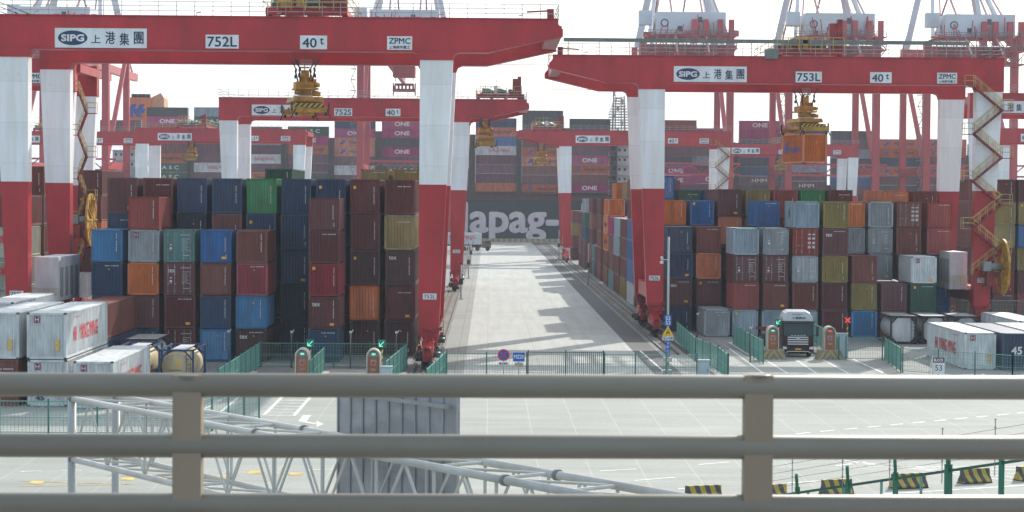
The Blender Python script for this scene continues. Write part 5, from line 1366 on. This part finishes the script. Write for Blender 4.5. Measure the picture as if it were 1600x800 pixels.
tag(q.build('ramp_deck', KERB, None, (ra.x, ra.y, 0), (0, 0, ang)), kind='structure')

# ------------------------------------------------------------------ overhead sign truss seen from behind
TR = mat('truss_paint', (.50, .52, .50), .4, dirt=.12); TRD = mat('truss_node', (.22, .22, .23), .5, dirt=.2)
PANEL = mat('panel_back', (.36, .38, .41), .5, dirt=.3, dscale=(.6, .6, 1.4)); PANR = mat('panel_rib', (.31, .325, .35), .5, dirt=.2)
A = W(113, 623, 49); B = W(905, 772, 33.5); A2 = W(169, 621, 49.9); 
ax = (B-A); ax.z = 0; TL = ax.length+1.5; ang = math.atan2(ax.y, ax.x); off = (A2-A); off.z = 0
perp = Vector((-math.sin(ang), math.cos(ang), 0)); TWD = 1.15; TH = 1.45
t = empty('sign_truss', (A.x, A.y, 0), ang, 'white tubular truss carrying a ribbed grey panel behind the near railing', 'sign gantry')
zt = A.z; dz = (B.z-A.z)/ax.length
Z_ = lambda s: zt+dz*s
for yy in (0, TWD):
    for zz in (0, -TH):
        q = MB(); q.tube((-.05, yy, Z_(0)+zz), (TL, yy, Z_(TL)+zz), .075, 12); q.build('chord', TR, t)
q = MB(); n = 11
for i in range(n):
    s0, s1 = TL*i/n, TL*(i+1)/n
    for yy in (0, TWD):
        q.tube((s0, yy, Z_(s0)), (s0, yy, Z_(s0)-TH), .035, 6)
        sm = (s0+s1)/2
        q.tube((s0, yy, Z_(s0)-TH), (sm, yy, Z_(sm)), .03, 6); q.tube((sm, yy, Z_(sm)), (s1, yy, Z_(s1)-TH), .03, 6)
    for zz in (0, -TH):
        q.tube((s0, 0, Z_(s0)+zz), (s0, TWD, Z_(s0)+zz), .035, 6); q.tube((s0, 0, Z_(s0)+zz), (s1, TWD, Z_(s1)+zz), .028, 6)
q.build('web_members', TR, t)
for s in (0, TL*.42, TL*.83):
    for yy in (0, TWD):
        for zz in (0, -TH): q = MB(); q.tube((s-.04, yy, Z_(s)+zz), (s+.05, yy, Z_(s)+zz), .105, 12); q.build('chord_flange', TRD, t)
for yy in (0, TWD):
    q = MB(); q.tube((-.02, yy, 0), (-.02, yy, Z_(0)+.08), .10, 14); q.build('column', POLE, t)
q = MB(); q.tube((4.9, .55, 0), (4.9, .55, Z_(4.9)-.35), .27, 18, 0, .24); q.build('support_column', PALE, t)
q = MB(); q.tube((4.0, 1.0, Z_(4)-1.75), (4.0, 1.0, Z_(4)-TH-.15), .09, 12, 0, .13); q.build('floodlight', GREYM, t)
# panel on the far side
def s_at(px, yo):
    best = min((abs(((A + Vector((math.cos(ang), math.sin(ang), 0))*s + perp*yo).x)*F/((A + Vector((math.cos(ang), math.sin(ang), 0))*s + perp*yo).y) + 763 - px), s) for s in [i*.02 for i in range(0, 1000)])
    return best[1]
yo = TWD+.22; s0, s1 = s_at(530, yo), s_at(717, yo)
zb = 6.0; zta, ztb = 9.38, 9.72
p_ = MB(); p_.prism([(s0, zb), (s1, zb), (s1, ztb), (s0, zta)], yo, yo+.05); o = p_.build('sign_panel', PANEL, t)
q = MB(); n = 9
for i in range(n+1): s = s0+(s1-s0)*i/n; q.box(s-.025, s+.025, yo-.03, yo-.002, zb+.02, zta+(ztb-zta)*i/n-.02)
q.build('panel_rib', PANR, o)
q = MB(); q.bar((s0+.3, yo-.12, zta-.2), (s1-.1, yo-.12, ztb-.5), .07); q.bar((s0, yo-.14, zb+1.0), (s1, yo-.14, zb+1.0), .1); q.build('panel_rail', GREYM, o)

# ------------------------------------------------------------------ near railing of the bridge the picture is taken from
RP = mat('railing_paint', (.205, .196, .166), .42, dirt=.10, dscale=(.6, 3, 3)); RPP = mat('railing_post_paint', (.25, .205, .148), .55, dirt=.1)
t = empty('bridge_railing', (0, 7.2, 0), 0, 'beige grey bridge railing with three thick pipes right in front', 'railing')
rdirz = lambda z: z
for (ya, yb) in ((600.5, 606.0), (695.5, 700.0), (788.5, 792.5)):
    a, b = W(0, ya, 7.2), W(1600, yb, 7.2); d = (b-a)*.9
    q = MB(); q.tube(a-d-Vector((0, 7.2, 0)), b+d-Vector((0, 7.2, 0)), .0425, 32); q.build('pipe', RP, t)
zlow = W(800, 790, 7.2).z
for px in (-595, 294, 1184, 2073):
    p = W(px, 640, 7.2); top = W(px, 590, 7.2).z
    q = MB(); q.box(p.x-.05, p.x+.05, -.036, .036, 11.9, top+.01); q.build('post', RPP, t)
    q = MB(); q.tube((p.x, 0, top+.004), (p.x, 0, top+.012), .046, 16, 0, .04); q.build('post_cap', RP, t)
q = MB(); q.box(-40, 40, 6.9, 7.6, 11.5, 11.9); q.box(-40, 40, -5, 6.9, 11.2, 11.55); tag(q.build('bridge_deck', KERB), kind='structure')

# ------------------------------------------------------------------ air
hz = MB(); hz.box(-2900, 2900, -45, 8800, -7, 112)
hm = bpy.data.materials.new('haze_air'); hm.use_nodes = True; N = hm.node_tree.nodes; N.remove(N['Principled BSDF'])
pv = N.new('ShaderNodeVolumePrincipled'); pv.inputs['Color'].default_value = (.80, .90, 1.0, 1); pv.inputs['Density'].default_value = HAZE; pv.inputs['Anisotropy'].default_value = 0
hm.node_tree.links.new(pv.outputs[0], N['Material Output'].inputs['Volume'])
tag(hz.build('haze', hm), kind='stuff')
print('containers', NCONT[0], 'objects', len(bpy.data.objects))
